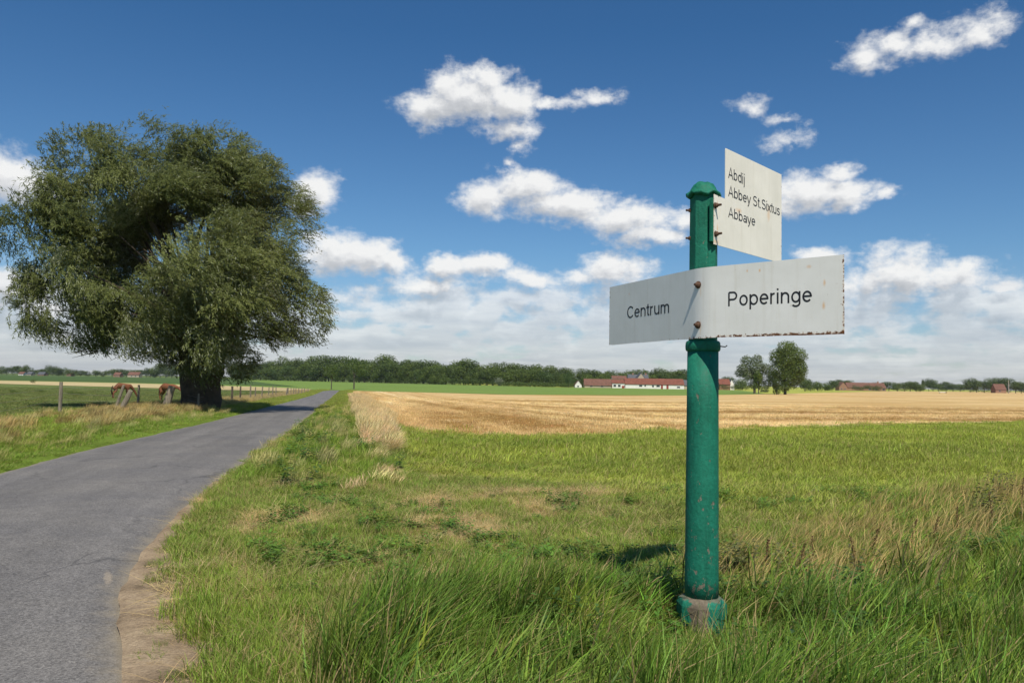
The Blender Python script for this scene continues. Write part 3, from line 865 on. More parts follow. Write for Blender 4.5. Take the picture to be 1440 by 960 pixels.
# green meadow between mown corner and stubble, and the field grass
def is_meadow(x, y):
    r = x - xr(y)
    return (y < meadow_edge(x) + (fbm(x * .8, y * .8, 107) - .5) * 2.5) & (r > np.where(y > 13.5, 3.1 + .01 * y, 2.6))
x, y = wedge(9000, 9.5, 30, 2, 1.0)
ok = is_meadow(x, y) & ((y > 13) | (y > band_y(x.clip(1.6)) + .3) & (x > 1.2))
x, y = x[ok], y[ok]
n1 = fbm(x * .4, y * .4, 109)[:, None]; n2 = fbm(x * .16, y * .5, 111)[:, None]
col = LUSH * (1 - n2) + MEAD * n2
olv = sstep(fbm(x * .35, y * .6, 113), .45, .7)[:, None] * sstep(22 - y, 0, 8)[:, None] * sstep(3.5 - x, -1, 3)[:, None]
col = (col * (1 - .75 * olv) + OLIVE * 1.15 * .75 * olv) * (.85 + .4 * n1)
hm = np.where(x > 1.8, .75, .42) * (.7 + .5 * n1[:, 0]) + .35 * sstep(y, 15, 22)
mead.add(x, y, K_MID, hm, col, cv=.10)
x, y = wedge(7500, 20, 120, 3, 1.0)
ok = is_meadow(x, y)
x, y = x[ok], y[ok]
n1 = fbm(x * .25, y * .4, 115)[:, None]; n2 = fbm(x * .1, y * .35, 117)[:, None]
col = (LUSH * (1 - n2) * 1.1 + MEAD * n2) * (.85 + .4 * n1)
mead.add(x, y, K_FAR, 1.0 + .3 * n1[:, 0], col, cv=.08)
mead.build('meadow_grass', 'bright green meadow grass in front of the stubble', 'grass')

# verges right of road beyond 12 m, left of road
x, y = wedge(16000, 11, 60, 4, 1.0)
r, l = zones(x, y)
ok = ((r > .03) & (r < 2.9) & (y > 12.5)) | ((l > .03) & (l < 3.2))
x, y, r, l = x[ok], y[ok], r[ok], l[ok]
n1 = fbm(x * .7, y * .5, 119)[:, None]; n2 = fbm(x * 1.4, y * 1.0, 121)[:, None]
col = LUSH * (.95 + .45 * n1) * (1 - .35 * sstep(n2, .5, .8)) + MEAD * .5 * sstep(n2, .5, .8)
edge = np.where(r > 0, r, l)
h = (.35 + .95 * n1[:, 0]) * sstep(edge, -.2, .8) * np.where(r > 0, 1.0, .75) * 1.15
verge.add(x, y, K_MID, h.clip(.2), col, xy=.75, cv=.13)
x, y = wedge(9000, 50, 240, 3, 1.0); x = -(np.abs(x))
r, l = zones(x, y)
sh = rng.uniform(-5, 5, len(x)); x = np.where(rng.uniform(0, 1, len(x)) < .5, xr(y) + rng.uniform(.3, 3.2, len(x)), xl(y) - rng.uniform(.3, 3.5, len(x)))
n1 = fbm(x * .3, y * .3, 123)[:, None]
verge.add(x, y, K_FAR, .8 + .8 * n1[:, 0], LUSH * 1.05 + (MEAD - LUSH) * n1, xy=.6, cv=.12)
x, y = wedge(4200, 11, 60, 4, 1.0); r, l = zones(x, y)
ok = ((r > .3) & (r < 3.0) & (y > 12.5) | (l > .5) & (l < 3.0)) & (fbm(x, y, 125) > .48)
verge.add(x[ok], y[ok], K_MDRY, rng.uniform(.3, .75, ok.sum()), DRY * .75 + LUSH * .4, xy=.7)
x, y = wedge(900, 11, 40, 4, 1.0); r, l = zones(x, y)
ok = ((r > .3) & (r < 3.2) & (y > 12.5)) & (fbm(x, y, 127) > .5)
verge.add(x[ok], y[ok], K_NETTLE, rng.uniform(.6, 1.0, ok.sum()), (.08, .15, .03), xy=1.6, wind=False)
verge.build('verge_grass', 'tussocky green grass on both road verges', 'grass')

# tall dry grass strip between verge and stubble
x, y = wedge(5200, 11.5, 45, 3, 1.0)
y = y; x = xr(y) + np.interp(y, [11, 15, 22], [2.05, 2.3, 2.55]) + rng.uniform(0, 1, len(x)) ** .8 * np.interp(y, [11, 18, 30, 45], [.7, .8, 1.0, 1.5])
ok = (rng.uniform(0, 1, len(x)) < sstep(y, 16, 32) * .9 + .03) & (fbm(x * 1.7, y * .9, 149) > .52 - .5 * sstep(y, 17, 32))
x, y = x[ok], y[ok]
strip.add(x, y, K_MDRY, rng.uniform(.35, 1.05, len(x)) * np.interp(y, [11, 24], [.6, 1.0]), DRY * np.array((1.38, 1.38, 1.5)), xy=.8, cv=.2)
y = rng.uniform(40, 150, 2600); x = xr(y) + 2.6 + rng.uniform(0, 1, len(y)) * np.interp(y, [40, 150], [1.5, 3.0])
strip.add(x, y, K_FDRY, rng.uniform(.7, 1.0, len(x)), DRY * np.array((1.38, 1.38, 1.5)), xy=.8, cv=.1)
# dry tall grass by the fence
y = rng.uniform(12, 75, 9000) ** 1.0; l_ = rng.uniform(2.3, 7.2, len(y)); x = xl(y) - l_
f = fbm(x * .5, y * .35, 129)
ok = (f > .44) & (rng.uniform(0, 1, len(y)) < 1 - np.abs(l_ - 4.6) / 3.2)
x, y = x[ok], y[ok]
strip.add(x, y, K_MDRY, rng.uniform(.45, 1.0, len(x)), DRY * np.array((.86, .88, .74)), xy=.95, cv=.22)
y = rng.uniform(60, 200, 2200); x = xl(y) - rng.uniform(3.0, 6.5, len(y))
strip.add(x, y, K_FDRY, rng.uniform(.5, .9, len(x)), DRY * .95, xy=.7)
strip.build('tall_dry_grass', 'tall straw coloured grass along the field edge and fence', 'grass')

# fence side green and pasture
y = rng.uniform(12, 75, 7000); x = xl(y) - rng.uniform(2.4, 8.5, len(y))
n1 = fbm(x * .5, y * .5, 131)[:, None]
past.add(x, y, K_MID, .6 + .8 * n1[:, 0], LUSH * (.8 + .4 * n1) + MEAD * .25, xy=1.2)
x, y = wedge(9000, 24, 190, 6, 1.0); x = -np.abs(x)
l = xl(y) - x
ok = l > 6.5
x, y = x[ok], y[ok]
n1 = fbm(x * .12, y * .12, 133)[:, None]; n2 = fbm(x * .5, y * .5, 135)
past.add(x, y, K_FAR, .35 + .5 * sstep(n2, .55, .75), PASTC * (.75 + .5 * n1), xy=1.1, cv=.1)
past.build('pasture_grass', 'grazed green pasture grass behind the fence', 'grass')

# cut straw stubs on the near part of the stubble field
x, y = wedge(15000, 27, 130, 3, 1.0)
ok = (y > meadow_edge(x) + .2) & (x - xr(y) > 3.4 + .012 * y)
x, y = x[ok], y[ok]
rs_ = x + .205 * y; hk = sstep(rs_, 9, 26)
u = (x * -.36 + y * .93) * hk + rs_ * (1 - hk); v_ = (x * .93 + y * .36) * hk + y * (1 - hk)
rw = sstep(fbm(v_ * .022, u * .30, 137), .3, .7)[:, None]
col = np.array((.46, .29, .11)) * (1 - rw) + np.array((.82, .64, .36)) * rw
stub.add(x, y, K_STUB, rng.uniform(.7, 1.2, len(x)), col * (.85 + .3 * rw), wind=False, cv=.12)
stub.build('cut_straw', 'short cut straw standing in the stubble field', 'straw', zoff=.03)
#@@OBJECTS
# ------------------------------------------------------------------ signpost
def green_paint():
    m, t = new_mat('green_paint')
    tcn = t.n('ShaderNodeTexCoord').outputs['Object']
    geo = t.n('ShaderNodeNewGeometry')
    big = t.noise(tcn, 5, 6, .6); fine = t.noise(tcn, 55, 6, .65)
    col = t.ramp(big, [(.3, (.005, .118, .070)), (.7, (.012, .185, .115))])
    col = t.mix(1.0, col, t.ramp(fine, [(.3, .78), (.7, 1.18)]), 'MULTIPLY')
    x, y, z = t.sep(tcn)
    # chips and grime: more of them low on the shaft and beside the upper plate
    low = t.m('MULTIPLY', t.ss(z, 1.25, .15), .085)
    chip = t.noise(t.v('MULTIPLY', tcn, (1, 1, .55)), 26, 7, .68)
    streak = t.noise(t.v('MULTIPLY', tcn, (30, 30, 1.2)), 1.0, 4, .6)
    col = t.mix(t.ss(streak, .5, .8), col, t.mix(1.0, col, (.62, .68, .66), 'MULTIPLY'))
    k = t.ss(t.m('ADD', chip, low), .645, .68)
    col = t.mix(t.m('MULTIPLY', k, .85), col, t.ramp(fine, [(.3, (.10, .085, .06)), (.7, (.28, .22, .17))]))
    finish(t, col, t.ramp(fine, [(.3, .55), (.7, .8)]), t.m('SUBTRACT', t.m('ADD', fine, t.noise(tcn, 14, 5, .6)), t.m('MULTIPLY', k, .6)), .5, .007, .3)
    return m
def base_paint():
    m, t = new_mat('flaking_green_paint')
    tcn = t.n('ShaderNodeTexCoord').outputs['Object']
    fine = t.noise(tcn, 60, 6, .65)
    col = t.ramp(fine, [(.3, (.006, .13, .08)), (.7, (.014, .20, .13))])
    x, y, z = t.sep(tcn)
    # bare, stained concrete down the front face and along the rim
    front = t.ss(t.m('ADD', t.m('ABSOLUTE', t.m('ADD', x, .045)), t.m('MULTIPLY', t.m('SUBTRACT', t.noise(tcn, 18, 5, .6), .5), .10)), .062, .052)
    rim = t.ss(t.m('ADD', z, t.m('MULTIPLY', t.m('SUBTRACT', t.noise(tcn, 25, 5, .6), .5), .07)), .175, .19)
    k = t.m('MAXIMUM', t.m('MULTIPLY', front, t.ss(y, .0, -.05)), t.m('MULTIPLY', rim, .8))
    k = t.m('MAXIMUM', k, t.ss(t.noise(tcn, 22, 6, .7), .70, .73))
    col = t.mix(k, col, t.ramp(t.noise(tcn, 30, 6, .7), [(.3, (.09, .07, .05)), (.7, (.21, .175, .125))]))
    finish(t, col, .75, t.m('ADD', fine, t.noise(tcn, 16, 5, .6)), .6, .008, .3)
    return m
def enamel(name, base, rustlow=True):
    """white enamel sheet; local x along the plate 0..1 (attribute pu), pv 0..1 up"""
    m, t = new_mat(name)
    tcn = t.n('ShaderNodeTexCoord').outputs['Object']
    pu = t.n('ShaderNodeAttribute', attribute_type='GEOMETRY', attribute_name='pu').outputs['Fac']
    pv = t.n('ShaderNodeAttribute', attribute_type='GEOMETRY', attribute_name='pv').outputs['Fac']
    vec = t.comb(pu, pv, 0)
    soft = t.noise(vec, 3.0, 5, .6)
    col = t.mix(1.0, base, t.ramp(soft, [(.3, (.90, .90, .88)), (.7, (1.05, 1.05, 1.05))]), 'MULTIPLY')
    stk = t.noise(t.v('MULTIPLY', vec, (22, 1.6, 1)), 1.0, 5, .65)
    col = t.mix(t.m('MULTIPLY', t.ss(stk, .48, .8), .5), col, t.mix(1.0, col, (.80, .77, .70), 'MULTIPLY'))
    spots = t.noise(vec, 42, 5, .75)
    sp2 = t.noise(vec, 17, 5, .7)
    eu = t.m('MINIMUM', pu, t.m('SUBTRACT', PLATE_LEN[name], pu))
    if rustlow:
        edge = t.m('MULTIPLY', t.ss(pv, .036, .002), t.ramp(t.m('DIVIDE', pu, PLATE_LEN[name]), [(.0, .35), (.38, .25), (.52, .62), (.75, 1.0), (1.0, 1.0)]))
        edge = t.m('MULTIPLY', edge, .27)
        edge2 = t.m('MULTIPLY', t.ss(eu, .02, .0), .17)
        side = t.m('MULTIPLY', t.ss(pu, PLATE_LEN[name] * .45, PLATE_LEN[name]), .03)
        thr = t.m('ADD', t.m('ADD', edge, edge2), side)
    else:
        thr = t.m('ADD', t.m('MULTIPLY', t.ss(eu, .025, .0), .12), .0)
        thr = t.m('ADD', thr, t.m('MULTIPLY', t.ss(pv, .02, .0), .06))
    k = t.ss(t.m('ADD', spots, thr), .695, .725)
    halo = t.ss(t.m('ADD', t.m('ADD', t.m('MULTIPLY', spots, .6), t.m('MULTIPLY', sp2, .4)), t.m('MULTIPLY', thr, .9)), .60, .74)
    col = t.mix(t.m('MULTIPLY', halo, .45), col, (.62, .36, .16))
    bleeds = ((1.195, .07, .012, .07, .35), (1.195, .30, .010, .05, .3), (1.52, .405, .007, .012, .8), (1.60, .402, .007, .012, .8), (1.985, .17, .012, .03, .8), (1.99, .30, .010, .025, .7), (1.9, .40, .02, .012, .5), (.30, .37, .006, .012, .7)) if rustlow else None
    if True:   # soft rust bleeds
        for (cu, cv, ru, rv, s) in bleeds or ((.34, .275, .06, .022, .55), (.80, .33, .035, .07, .5), (.045, .11, .012, .04, .6), (.045, .27, .010, .03, .5), (.03, .02, .05, .02, .6)):
            d = t.v('LENGTH', t.v('MULTIPLY', t.v('SUBTRACT', vec, (cu, cv, 0)), (1 / ru, 1 / rv, 0)))
            kk = t.m('MULTIPLY', t.ss(t.m('ADD', d, t.m('MULTIPLY', t.m('SUBTRACT', sp2, .5), 1.4)), 1.1, .1), s)
            col = t.mix(kk, col, (.72, .42, .18))
    col = t.mix(k, col, t.ramp(t.noise(vec, 90, 3, .6), [(.3, (.05, .022, .012)), (.7, (.22, .09, .035))]))
    finish(t, col, t.m('ADD', .36, t.m('MULTIPLY', k, .5)), t.m('SUBTRACT', t.m('MULTIPLY', soft, .3), t.m('MULTIPLY', k, .5)), .25, .003, .35)
    return m
def plate_mesh(name, uv_poly_top_bottom, curve, mat, thick=.004):
    """plate extruded along curve(u)->(x,y); cells from u list; v ranges per u: list of (u, v0, v1)"""
    cells = uv_poly_top_bottom
    bm = bmesh.new()
    lu = bm.verts.layers.float.new('pu'); lv = bm.verts.layers.float.new('pv')
    nrows = 5
    def nrm(u):
        a = curve(u - .002); b = curve(u + .002)
        d = Vector((b[0] - a[0], b[1] - a[1])).normalized(); return Vector((d.y, -d.x))
    fr, bk = [], []
    for (u, v0, v1) in cells:
        p = curve(u); n_ = nrm(u)
        a_, b_ = [], []
        for k in range(nrows):
            v_ = v0 + (v1 - v0) * k / (nrows - 1)
            for lst, off in ((a_, 0.0), (b_, -thick)):
                q = bm.verts.new((p[0] + n_.x * off, p[1] + n_.y * off, v_)); q[lu] = u; q[lv] = v_ - min(c[1] for c in cells); lst.append(q)
        fr.append(a_); bk.append(b_)
    for i_ in range(len(cells) - 1):
        for k in range(nrows - 1):
            bm.faces.new((fr[i_][k], fr[i_ + 1][k], fr[i_ + 1][k + 1], fr[i_][k + 1]))
            bm.faces.new((bk[i_][k], bk[i_][k + 1], bk[i_ + 1][k + 1], bk[i_ + 1][k]))
        bm.faces.new((fr[i_][0], bk[i_][0], bk[i_ + 1][0], fr[i_ + 1][0]))
        bm.faces.new((fr[i_][-1], fr[i_ + 1][-1], bk[i_ + 1][-1], bk[i_][-1]))
    for e in (0, -1):
        for k in range(nrows - 1):
            bm.faces.new((fr[e][k], fr[e][k + 1], bk[e][k + 1], bk[e][k]))
    return bm
def arc(cx, cy, rx, ry, a0, a1, n=14):
    return [(cx + rx * math.cos(R(a0 + (a1 - a0) * i_ / n)), cy + ry * math.sin(R(a0 + (a1 - a0) * i_ / n))) for i_ in range(n + 1)]
LW = .088
def glyphs():
    h, X_, D_ = .72 - LW / 2, .53 - LW / 2, -.20
    lo = LW / 2; r_ = (X_ - lo) / 2; my = (X_ + lo) / 2; rx = .185
    bowl = lambda cx: arc(cx, my, rx, r_, 0, 360, 28)
    G = {}
    G['A'] = ([[(.045, 0), (.31, .72), (.575, 0)], [(.14, .235), (.48, .235)]], .64)
    G['P'] = ([[(.11, 0), (.11, h)], [(.11, h), (.34, h)] + arc(.34, h - .175, .185, .175, 90, -90, 14) + [(.11, h - .35)]], .64)
    G['C'] = ([arc(.36, .36, .265, .36 - LW / 2 + .005, 38, 322, 28)], .68)
    G['S'] = ([arc(.31, .535, .20, .147, 25, 270, 18)[:-1] + arc(.31, .215, .225, .173, 90, -155, 18)], .62)
    G['b'] = ([[(.09, 0), (.09, .72)], bowl(.275)], .545)
    G['d'] = ([[(.46, 0), (.46, .72)], bowl(.275)], .555)
    G['p'] = ([[(.09, D_), (.09, .53)], bowl(.275)], .545)
    G['g'] = ([[(.46, .53), (.46, -.02)] + arc(.275, -.02, .185, .14, 0, -150, 14), bowl(.275)], .555)
    G['o'] = ([bowl(.27)], .54)
    G['e'] = ([[(.09, my + .01), (.455, my + .01)] + arc(.27, my, .188, r_, 3, 318, 26)], .54)
    G['a'] = ([[(.435, 0), (.435, .36)] + arc(.265, .36, .17, X_ - .36, 0, 155, 12), arc(.23, .165, .15, .122, 0, 360, 22)], .535)
    G['n'] = ([[(.09, 0), (.09, .53)], [(.09, .30)] + arc(.265, .315, .165, X_ - .315, 160, 0, 12) + [(.43, 0)]], .52)
    G['m'] = ([[(.09, 0), (.09, .53)], [(.09, .32)] + arc(.235, .335, .145, X_ - .335, 160, 0, 12) + [(.38, 0)], [(.38, .32)] + arc(.525, .335, .145, X_ - .335, 160, 0, 12) + [(.67, 0)]], .76)
    G['u'] = ([[(.43, 0), (.43, .53)], [(.09, .53)] + [(.09, .21)] + arc(.255, .21, .165, .21 - lo, 180, 340, 12)], .52)
    G['r'] = ([[(.09, 0), (.09, .53)], [(.09, .30)] + arc(.25, .32, .16, X_ - .32, 165, 80, 8)], .34)
    G['t'] = ([[(.15, .68), (.15, .13)] + arc(.24, .13, .09, .13 - lo, 180, 275, 8) + [(.275, lo)], [(.02, .495), (.27, .495)]], .29)
    G['i'] = ([[(.09, 0), (.09, .53)], [(.09, .635), (.09, .72)]], .20)
    G['j'] = ([[(.10, .53), (.10, -.09)] + arc(.02, -.09, .08, .085, 0, -80, 7), [(.10, .635), (.10, .72)]], .21)
    G['y'] = ([[(.02, .53), (.235, .03)], [(.45, .53), (.215, -.07)] + arc(.10, -.07, .10, .095, -20, -95, 7)], .48)
    G['x'] = ([[(.02, 0), (.43, .53)], [(.02, .53), (.43, 0)]], .46)
    G['s'] = ([arc(.245, .385, .15, .105, 20, 270, 14)[:-1] + arc(.245, .155, .165, .118, 90, -155, 14)], .49)
    G['.'] = ([[(.10, 0), (.10, .095)]], .22)
    G[' '] = ([], .24)
    return G
GLY = glyphs()
def text_mesh(body, origin, udir, ndir, u0, u1, v0, v1, z0, mat, parent, extra_bold=0.0):
    """printed lettering drawn with strokes of even width, fitted between u0 and u1 with cap height v1-v0"""
    V, F = [], []; adv = 0; layer = 0
    for ch in body:
        strokes, w_ = GLY[ch]
        for st in strokes:
            P_ = [Vector((p[0] + adv, p[1])) for p in st]
            P_ = [p for i_, p in enumerate(P_) if i_ == 0 or (p - P_[i_ - 1]).length > 1e-5]
            closed = (P_[0] - P_[-1]).length < 1e-3
            n = len(P_); base = len(V)
            for i_, p in enumerate(P_):
                a_ = P_[i_ - 1] if i_ > 0 else (P_[-2] if closed else None); b_ = P_[i_ + 1] if i_ < n - 1 else (P_[1] if closed else None)
                da_ = (p - a_).normalized() if a_ is not None else (b_ - p).normalized(); db_ = (b_ - p).normalized() if b_ is not None else da_
                t_ = (da_ + db_).normalized(); m_ = Vector((-t_.y, t_.x)); k_ = min(1.6, 1 / max(.4, m_.dot(Vector((-da_.y, da_.x)))))
                for sg in (-1, 1): V.append((p.x + m_.x * sg * LW / 2 * k_, p.y + m_.y * sg * LW / 2 * k_, layer))
            for i_ in range(n - 1): F.append((base + 2 * i_, base + 2 * i_ + 1, base + 2 * i_ + 3, base + 2 * i_ + 2))
            layer = (layer + 1) % 3
        adv += w_
    xs_ = [v_[0] for v_ in V]; mn, mx = min(xs_), max(xs_)
    sx = (u1 - u0) / (mx - mn); sy = (v1 - v0) / .72
    W_ = []
    for (x_, y_, k_) in V:
        u = u0 + (x_ - mn) * sx; off = .0007 + .00012 * k_
        W_.append((origin[0] + udir[0] * u + ndir[0] * off, origin[1] + udir[1] * u + ndir[1] * off, z0 + v0 + y_ * sy))
    me = mesh_np('lettering', W_, F, [mat])
    o = obj('lettering', me, parent); o['kind'] = 'stuff'
    return o
PLATE_LEN = {}
def signpost():
    root = tag(empty('signpost', (1.247, 5.195, 0)), 'green cast iron signpost carrying white rusting direction plates in the long grass', 'signpost')
    AX = Vector((1.247, 5.195))
    P = green_paint(); PB = base_paint()
    def L(p): return (p[0] - AX.x, p[1] - AX.y)
    bm = bmesh.new()
    lathe(bm, [(.107, .17), (.107, .30), (.1055, .6), (.1035, 1.0), (.1015, 1.4), (.0995, 1.775)], 40)
    bm_obj('shaft', bm, P, root, smooth=True)
    bm = bmesh.new()
    lathe(bm, [(.098, 1.765), (.106, 1.768), (.1115, 1.777), (.1125, 1.80), (.110, 1.822), (.103, 1.832), (.095, 1.835)], 40)
    bm_obj('collar', bm, P, root, smooth=True)
    bm = bmesh.new()
    prof = [(.094, 1.833), (.0925, 2.0), (.0915, 2.4), (.090, 2.80)]
    lathe(bm, prof, 8, phase=R(-3))
    bm_obj('upper_post', bm, P, root, bevel=.004)
    # rounded cap with a drooping uneven lip
    bm = bmesh.new()
    prof = [(.085, 2.786), (.098, 2.780), (.111, 2.786), (.114, 2.796), (.108, 2.806), (.090, 2.816), (.080, 2.838), (.064, 2.862), (.04, 2.876), (.004, 2.882)]
    lathe(bm, prof, 32)
    for v_ in bm.verts:
        a = math.atan2(v_.co.y, v_.co.x); r_ = math.hypot(v_.co.x, v_.co.y)
        k = min(1, r_ / .11)
        v_.co.z += k * (.009 * math.sin(5 * a + .6) + .006 * math.sin(9 * a)) + rnd.uniform(-.004, .004)
        f = 1 + k * .035 * math.sin(7 * a + 1.0)
        v_.co.x *= f; v_.co.y *= f
    bm_obj('cap', bm, P, root, smooth=True)
    # octagonal foot block
    bm = bmesh.new()
    lathe(bm, [(.158, -.25), (.160, .02), (.160, .150), (.148, .180), (.118, .196), (.105, .20)], 8, phase=R(22.5 + 4))
    o = bm_obj('base_block', bm, PB, root, bevel=.008)
    mb, tb_ = new_mat('rusty_iron')
    tcn = tb_.n('ShaderNodeTexCoord').outputs['Object']
    finish(tb_, tb_.ramp(tb_.noise(tcn, 60, 5, .7), [(.3, (.035, .02, .014)), (.7, (.16, .085, .05))]), .75, tb_.noise(tcn, 90, 4), .5, .004)
    RUST = mb
    mi_, ti = new_mat('black_lettering'); finish(ti, (.022, .022, .025), .45)
    # --- bent double plate: Centrum | Poperinge
    S = .991
    Lp = Vector((.7596, 6.22)) * S; B = Vector((1.2046, 5.09)) * S; Rp = Vector((1.8716, 4.48)) * S
    z0, z1 = 1.8438, 2.2925
    la = (B - Lp).length; lb = (Rp - B).length
    d1 = (B - Lp).normalized(); d2 = (Rp - B).normalized()
    bend = .085
    def curve(u):
        if u < la - bend: return Lp + d1 * u
        if u > la + bend: return B + d2 * (u - la)
        t_ = (u - (la - bend)) / (2 * bend)
        a, c = B - d1 * bend, B + d2 * bend
        return a * (1 - t_) ** 2 + B * 2 * t_ * (1 - t_) + c * t_ ** 2
    PLATE_LEN['white_enamel'] = la + lb
    EN = enamel('white_enamel', (.80, .79, .75))
    us = sorted(set([0, .012] + list(np.linspace(.05, la - bend, 8)) + list(np.linspace(la - bend, la + bend, 14)) + list(np.linspace(la + bend, la + lb - .012, 8)) + [la + lb]))
    def edge_w(u): # tiny dents along the lower edge
        return .0025 * math.sin(u * 37) * math.sin(u * 91)
    bm = plate_mesh('p', [(u, z0 + edge_w(u), z1) for u in us], lambda u: Vector(curve(u)) - AX, EN)
    pl = bm_obj('direction_plate', bm, EN, root)
    pl['label'] = 'bent grey white plate reading Centrum and Poperinge, rusty along its lower edge'
    n1 = Vector((d1.y, -d1.x)); n2 = Vector((d2.y, -d2.x))
    def hit(px, py, o_, n_):
        d = px_ray(px, py); s_ = (o_.x * n_.x + o_.y * n_.y) / (d.x * n_.x + 1 * n_.y); return Vector((d.x * s_, s_)), CAM_H + d.z * s_
    def uvof(px, py, o_, dd, n_):
        q, z = hit(px, py, o_, n_); return (q - o_).dot(dd), z
    def letters(body, pxa, pxb, capfrac, o_, dd, n_, parent, mat, bold=0.0):
        ua, za = uvof(*pxa, o_, dd, n_); ub, zb = uvof(*pxb, o_, dd, n_)
        zbl = (za + zb) / 2
        ut, zt = uvof(pxa[0], pxa[1] - capfrac, o_, dd, n_)
        text_mesh(body, o_ - AX, dd, n_, ua, ub, 0, zt - za, zbl, mat, parent, bold)
    letters('Centrum', (882, 447.5), (941, 440), 16.5, Lp, d1, n1, pl, mi_)
    letters('Poperinge', (1024, 431), (1142, 424), 20.5, B, d2, n2, pl, mi_)
    def bolt(x, y, z, n_, parent, r=.020, length=.035):
        bm = bmesh.new()
        t_ = Vector((n_.x, n_.y, 0)); p0 = Vector((x, y, z))
        tube(bm, [p0 - t_ * .012, p0 + t_ * .003, p0 + t_ * .0035, p0 + t_ * .014, p0 + t_ * .022, p0 + t_ * length], [r * .5, r * 1.25, r, r * .95, r * .55, r * .42], 10)
        bm_obj('bolt', bm, RUST, parent, smooth=False)
    nb_ = (n1 + n2).normalized(); bc = Vector(curve(la - .028)) - AX
    q, zb1 = hit(978, 401, Vector(curve(la - .028)), nb_); q, zb2 = hit(979, 457, Vector(curve(la - .028)), nb_)
    bolt(bc.x, bc.y, zb1, nb_, pl); bolt(bc.x, bc.y, zb2, nb_, pl)
    # short stay bolts that clamp the plate to the post
    for zz in (zb1, zb2):
        bm = bmesh.new(); tube(bm, [(bc.x, bc.y, zz), (-.02, -.03, zz)], .009, 8); bm_obj('bolt_shank', bm, RUST, pl)
    # --- abbey plate, notched at its lower left where it is clamped to the post
    SA = 1.014
    A0 = Vector((1.3695, 5.12)) * SA; A1 = Vector((1.9479, 5.75)) * SA
    da = (A1 - A0).normalized(); na = Vector((da.y, -da.x)); llen = (A1 - A0).length
    tab0 = A0 - da * .150
    PLATE_LEN['cream_enamel'] = llen + .150
    EC = enamel('cream_enamel', (.84, .80, .70), False)
    q, zt_ = hit(1010, 276, A0, na); q, zl_ = hit(1003, 345, A0, na)
    zb_, ztop = 2.452, 3.112
    cells = [(0, zb_, zt_), (.002, zb_, zt_ + .004), (.14, zb_, zt_ + .0), (.1499, zb_, zt_ + .002), (.1501, zb_, ztop - .01), (.155, zb_, ztop)] + [(.150 + k * (llen) / 8, zb_, ztop) for k in range(1, 9)]
    bm = plate_mesh('a', cells, lambda u: tab0 + da * u - AX, EC)
    ap = bm_obj('abbey_plate', bm, EC, root)
    ap['label'] = 'cream notched plate reading Abdij, Abbey St.Sixtus, Abbaye'
    letters('Abdij', (1024, 251.5), (1047, 258.5), 15.5, A0, da, na, ap, mi_)
    letters('Abbey St.Sixtus', (1024, 279.0), (1096.5, 300.5), 15.0, A0, da, na, ap, mi_)
    letters('Abbaye', (1024, 306.0), (1062, 317.5), 14.5, A0, da, na, ap, mi_)
    for (px, py) in ((1005.5, 289), (1006, 329)):
        q, zz = hit(px, py, A0, na); q = q - AX
        bolt(q.x, q.y, zz, na, ap, .017, .045)
        # shank runs right through the post and ends in a nut on the far left
        bm = bmesh.new(); e = -Vector((na.x, na.y)) * .10
        far = Vector((q.x, q.y)) - na * .30
        tube(bm, [(q.x, q.y, zz), (0.0 - .01, .03, zz + .0)], .009, 8)
        bm_obj('bolt_shank', bm, RUST, ap)
        bm = bmesh.new()
        tube(bm, [(-.07, .0, zz - .012), (-.117, -.004, zz - .012)], .0075, 8); tube(bm, [(-.088, -.002, zz - .012), (-.098, -.003, zz - .012)], .013, 6)
        bm_obj('bolt_end', bm, RUST, ap)
    # bracket block between post face and plate
    bm = bmesh.new()
    q, zz = hit(1004, 310, A0, na); q = q - AX - na * .013
    rotm = Matrix.Rotation(math.atan2(da.y, da.x), 3, 'Z')
    box(bm, (q.x, q.y, zz), (.04, .016, .27), rotm)
    bm_obj('bracket', bm, P, root)
    bm = bmesh.new()
    tube(bm, [(.09, -.05, 1.80), (.13, -.06, 1.795), (.142, -.062, 1.805)], .004, 5)
    bm_obj('wire_stub', bm, RUST, root)
signpost()

# ------------------------------------------------------------------ bark, timber
M_BARK = simple('willow_bark', (.085, .065, .045), .95, .45, 3.0, .8)
M_BARKFAR = simple('tree_bark', (.10, .085, .065), .95, .35, 2.0, .6)
def timber(name, c):
    m, t = new_mat(name)
    tcn = t.n('ShaderNodeTexCoord').outputs['Object']
    f = t.noise(t.v('MULTIPLY', tcn, (14, 14, 1.6)), 2.0, 6, .65)
    col = t.ramp(f, [(.3, tuple(q * .55 for q in c)), (.7, tuple(q * 1.2 for q in c))])
    finish(t, col, .9, f, .7, .02, .15)
    return m
M_TIMBER = timber('grey_timber', (.27, .23, .17)); M_TIMBER_DARK = timber('dark_timber', (.14, .115, .085)); M_WIRE = simple('fence_wire', (.22, .20, .18), .6, .2)

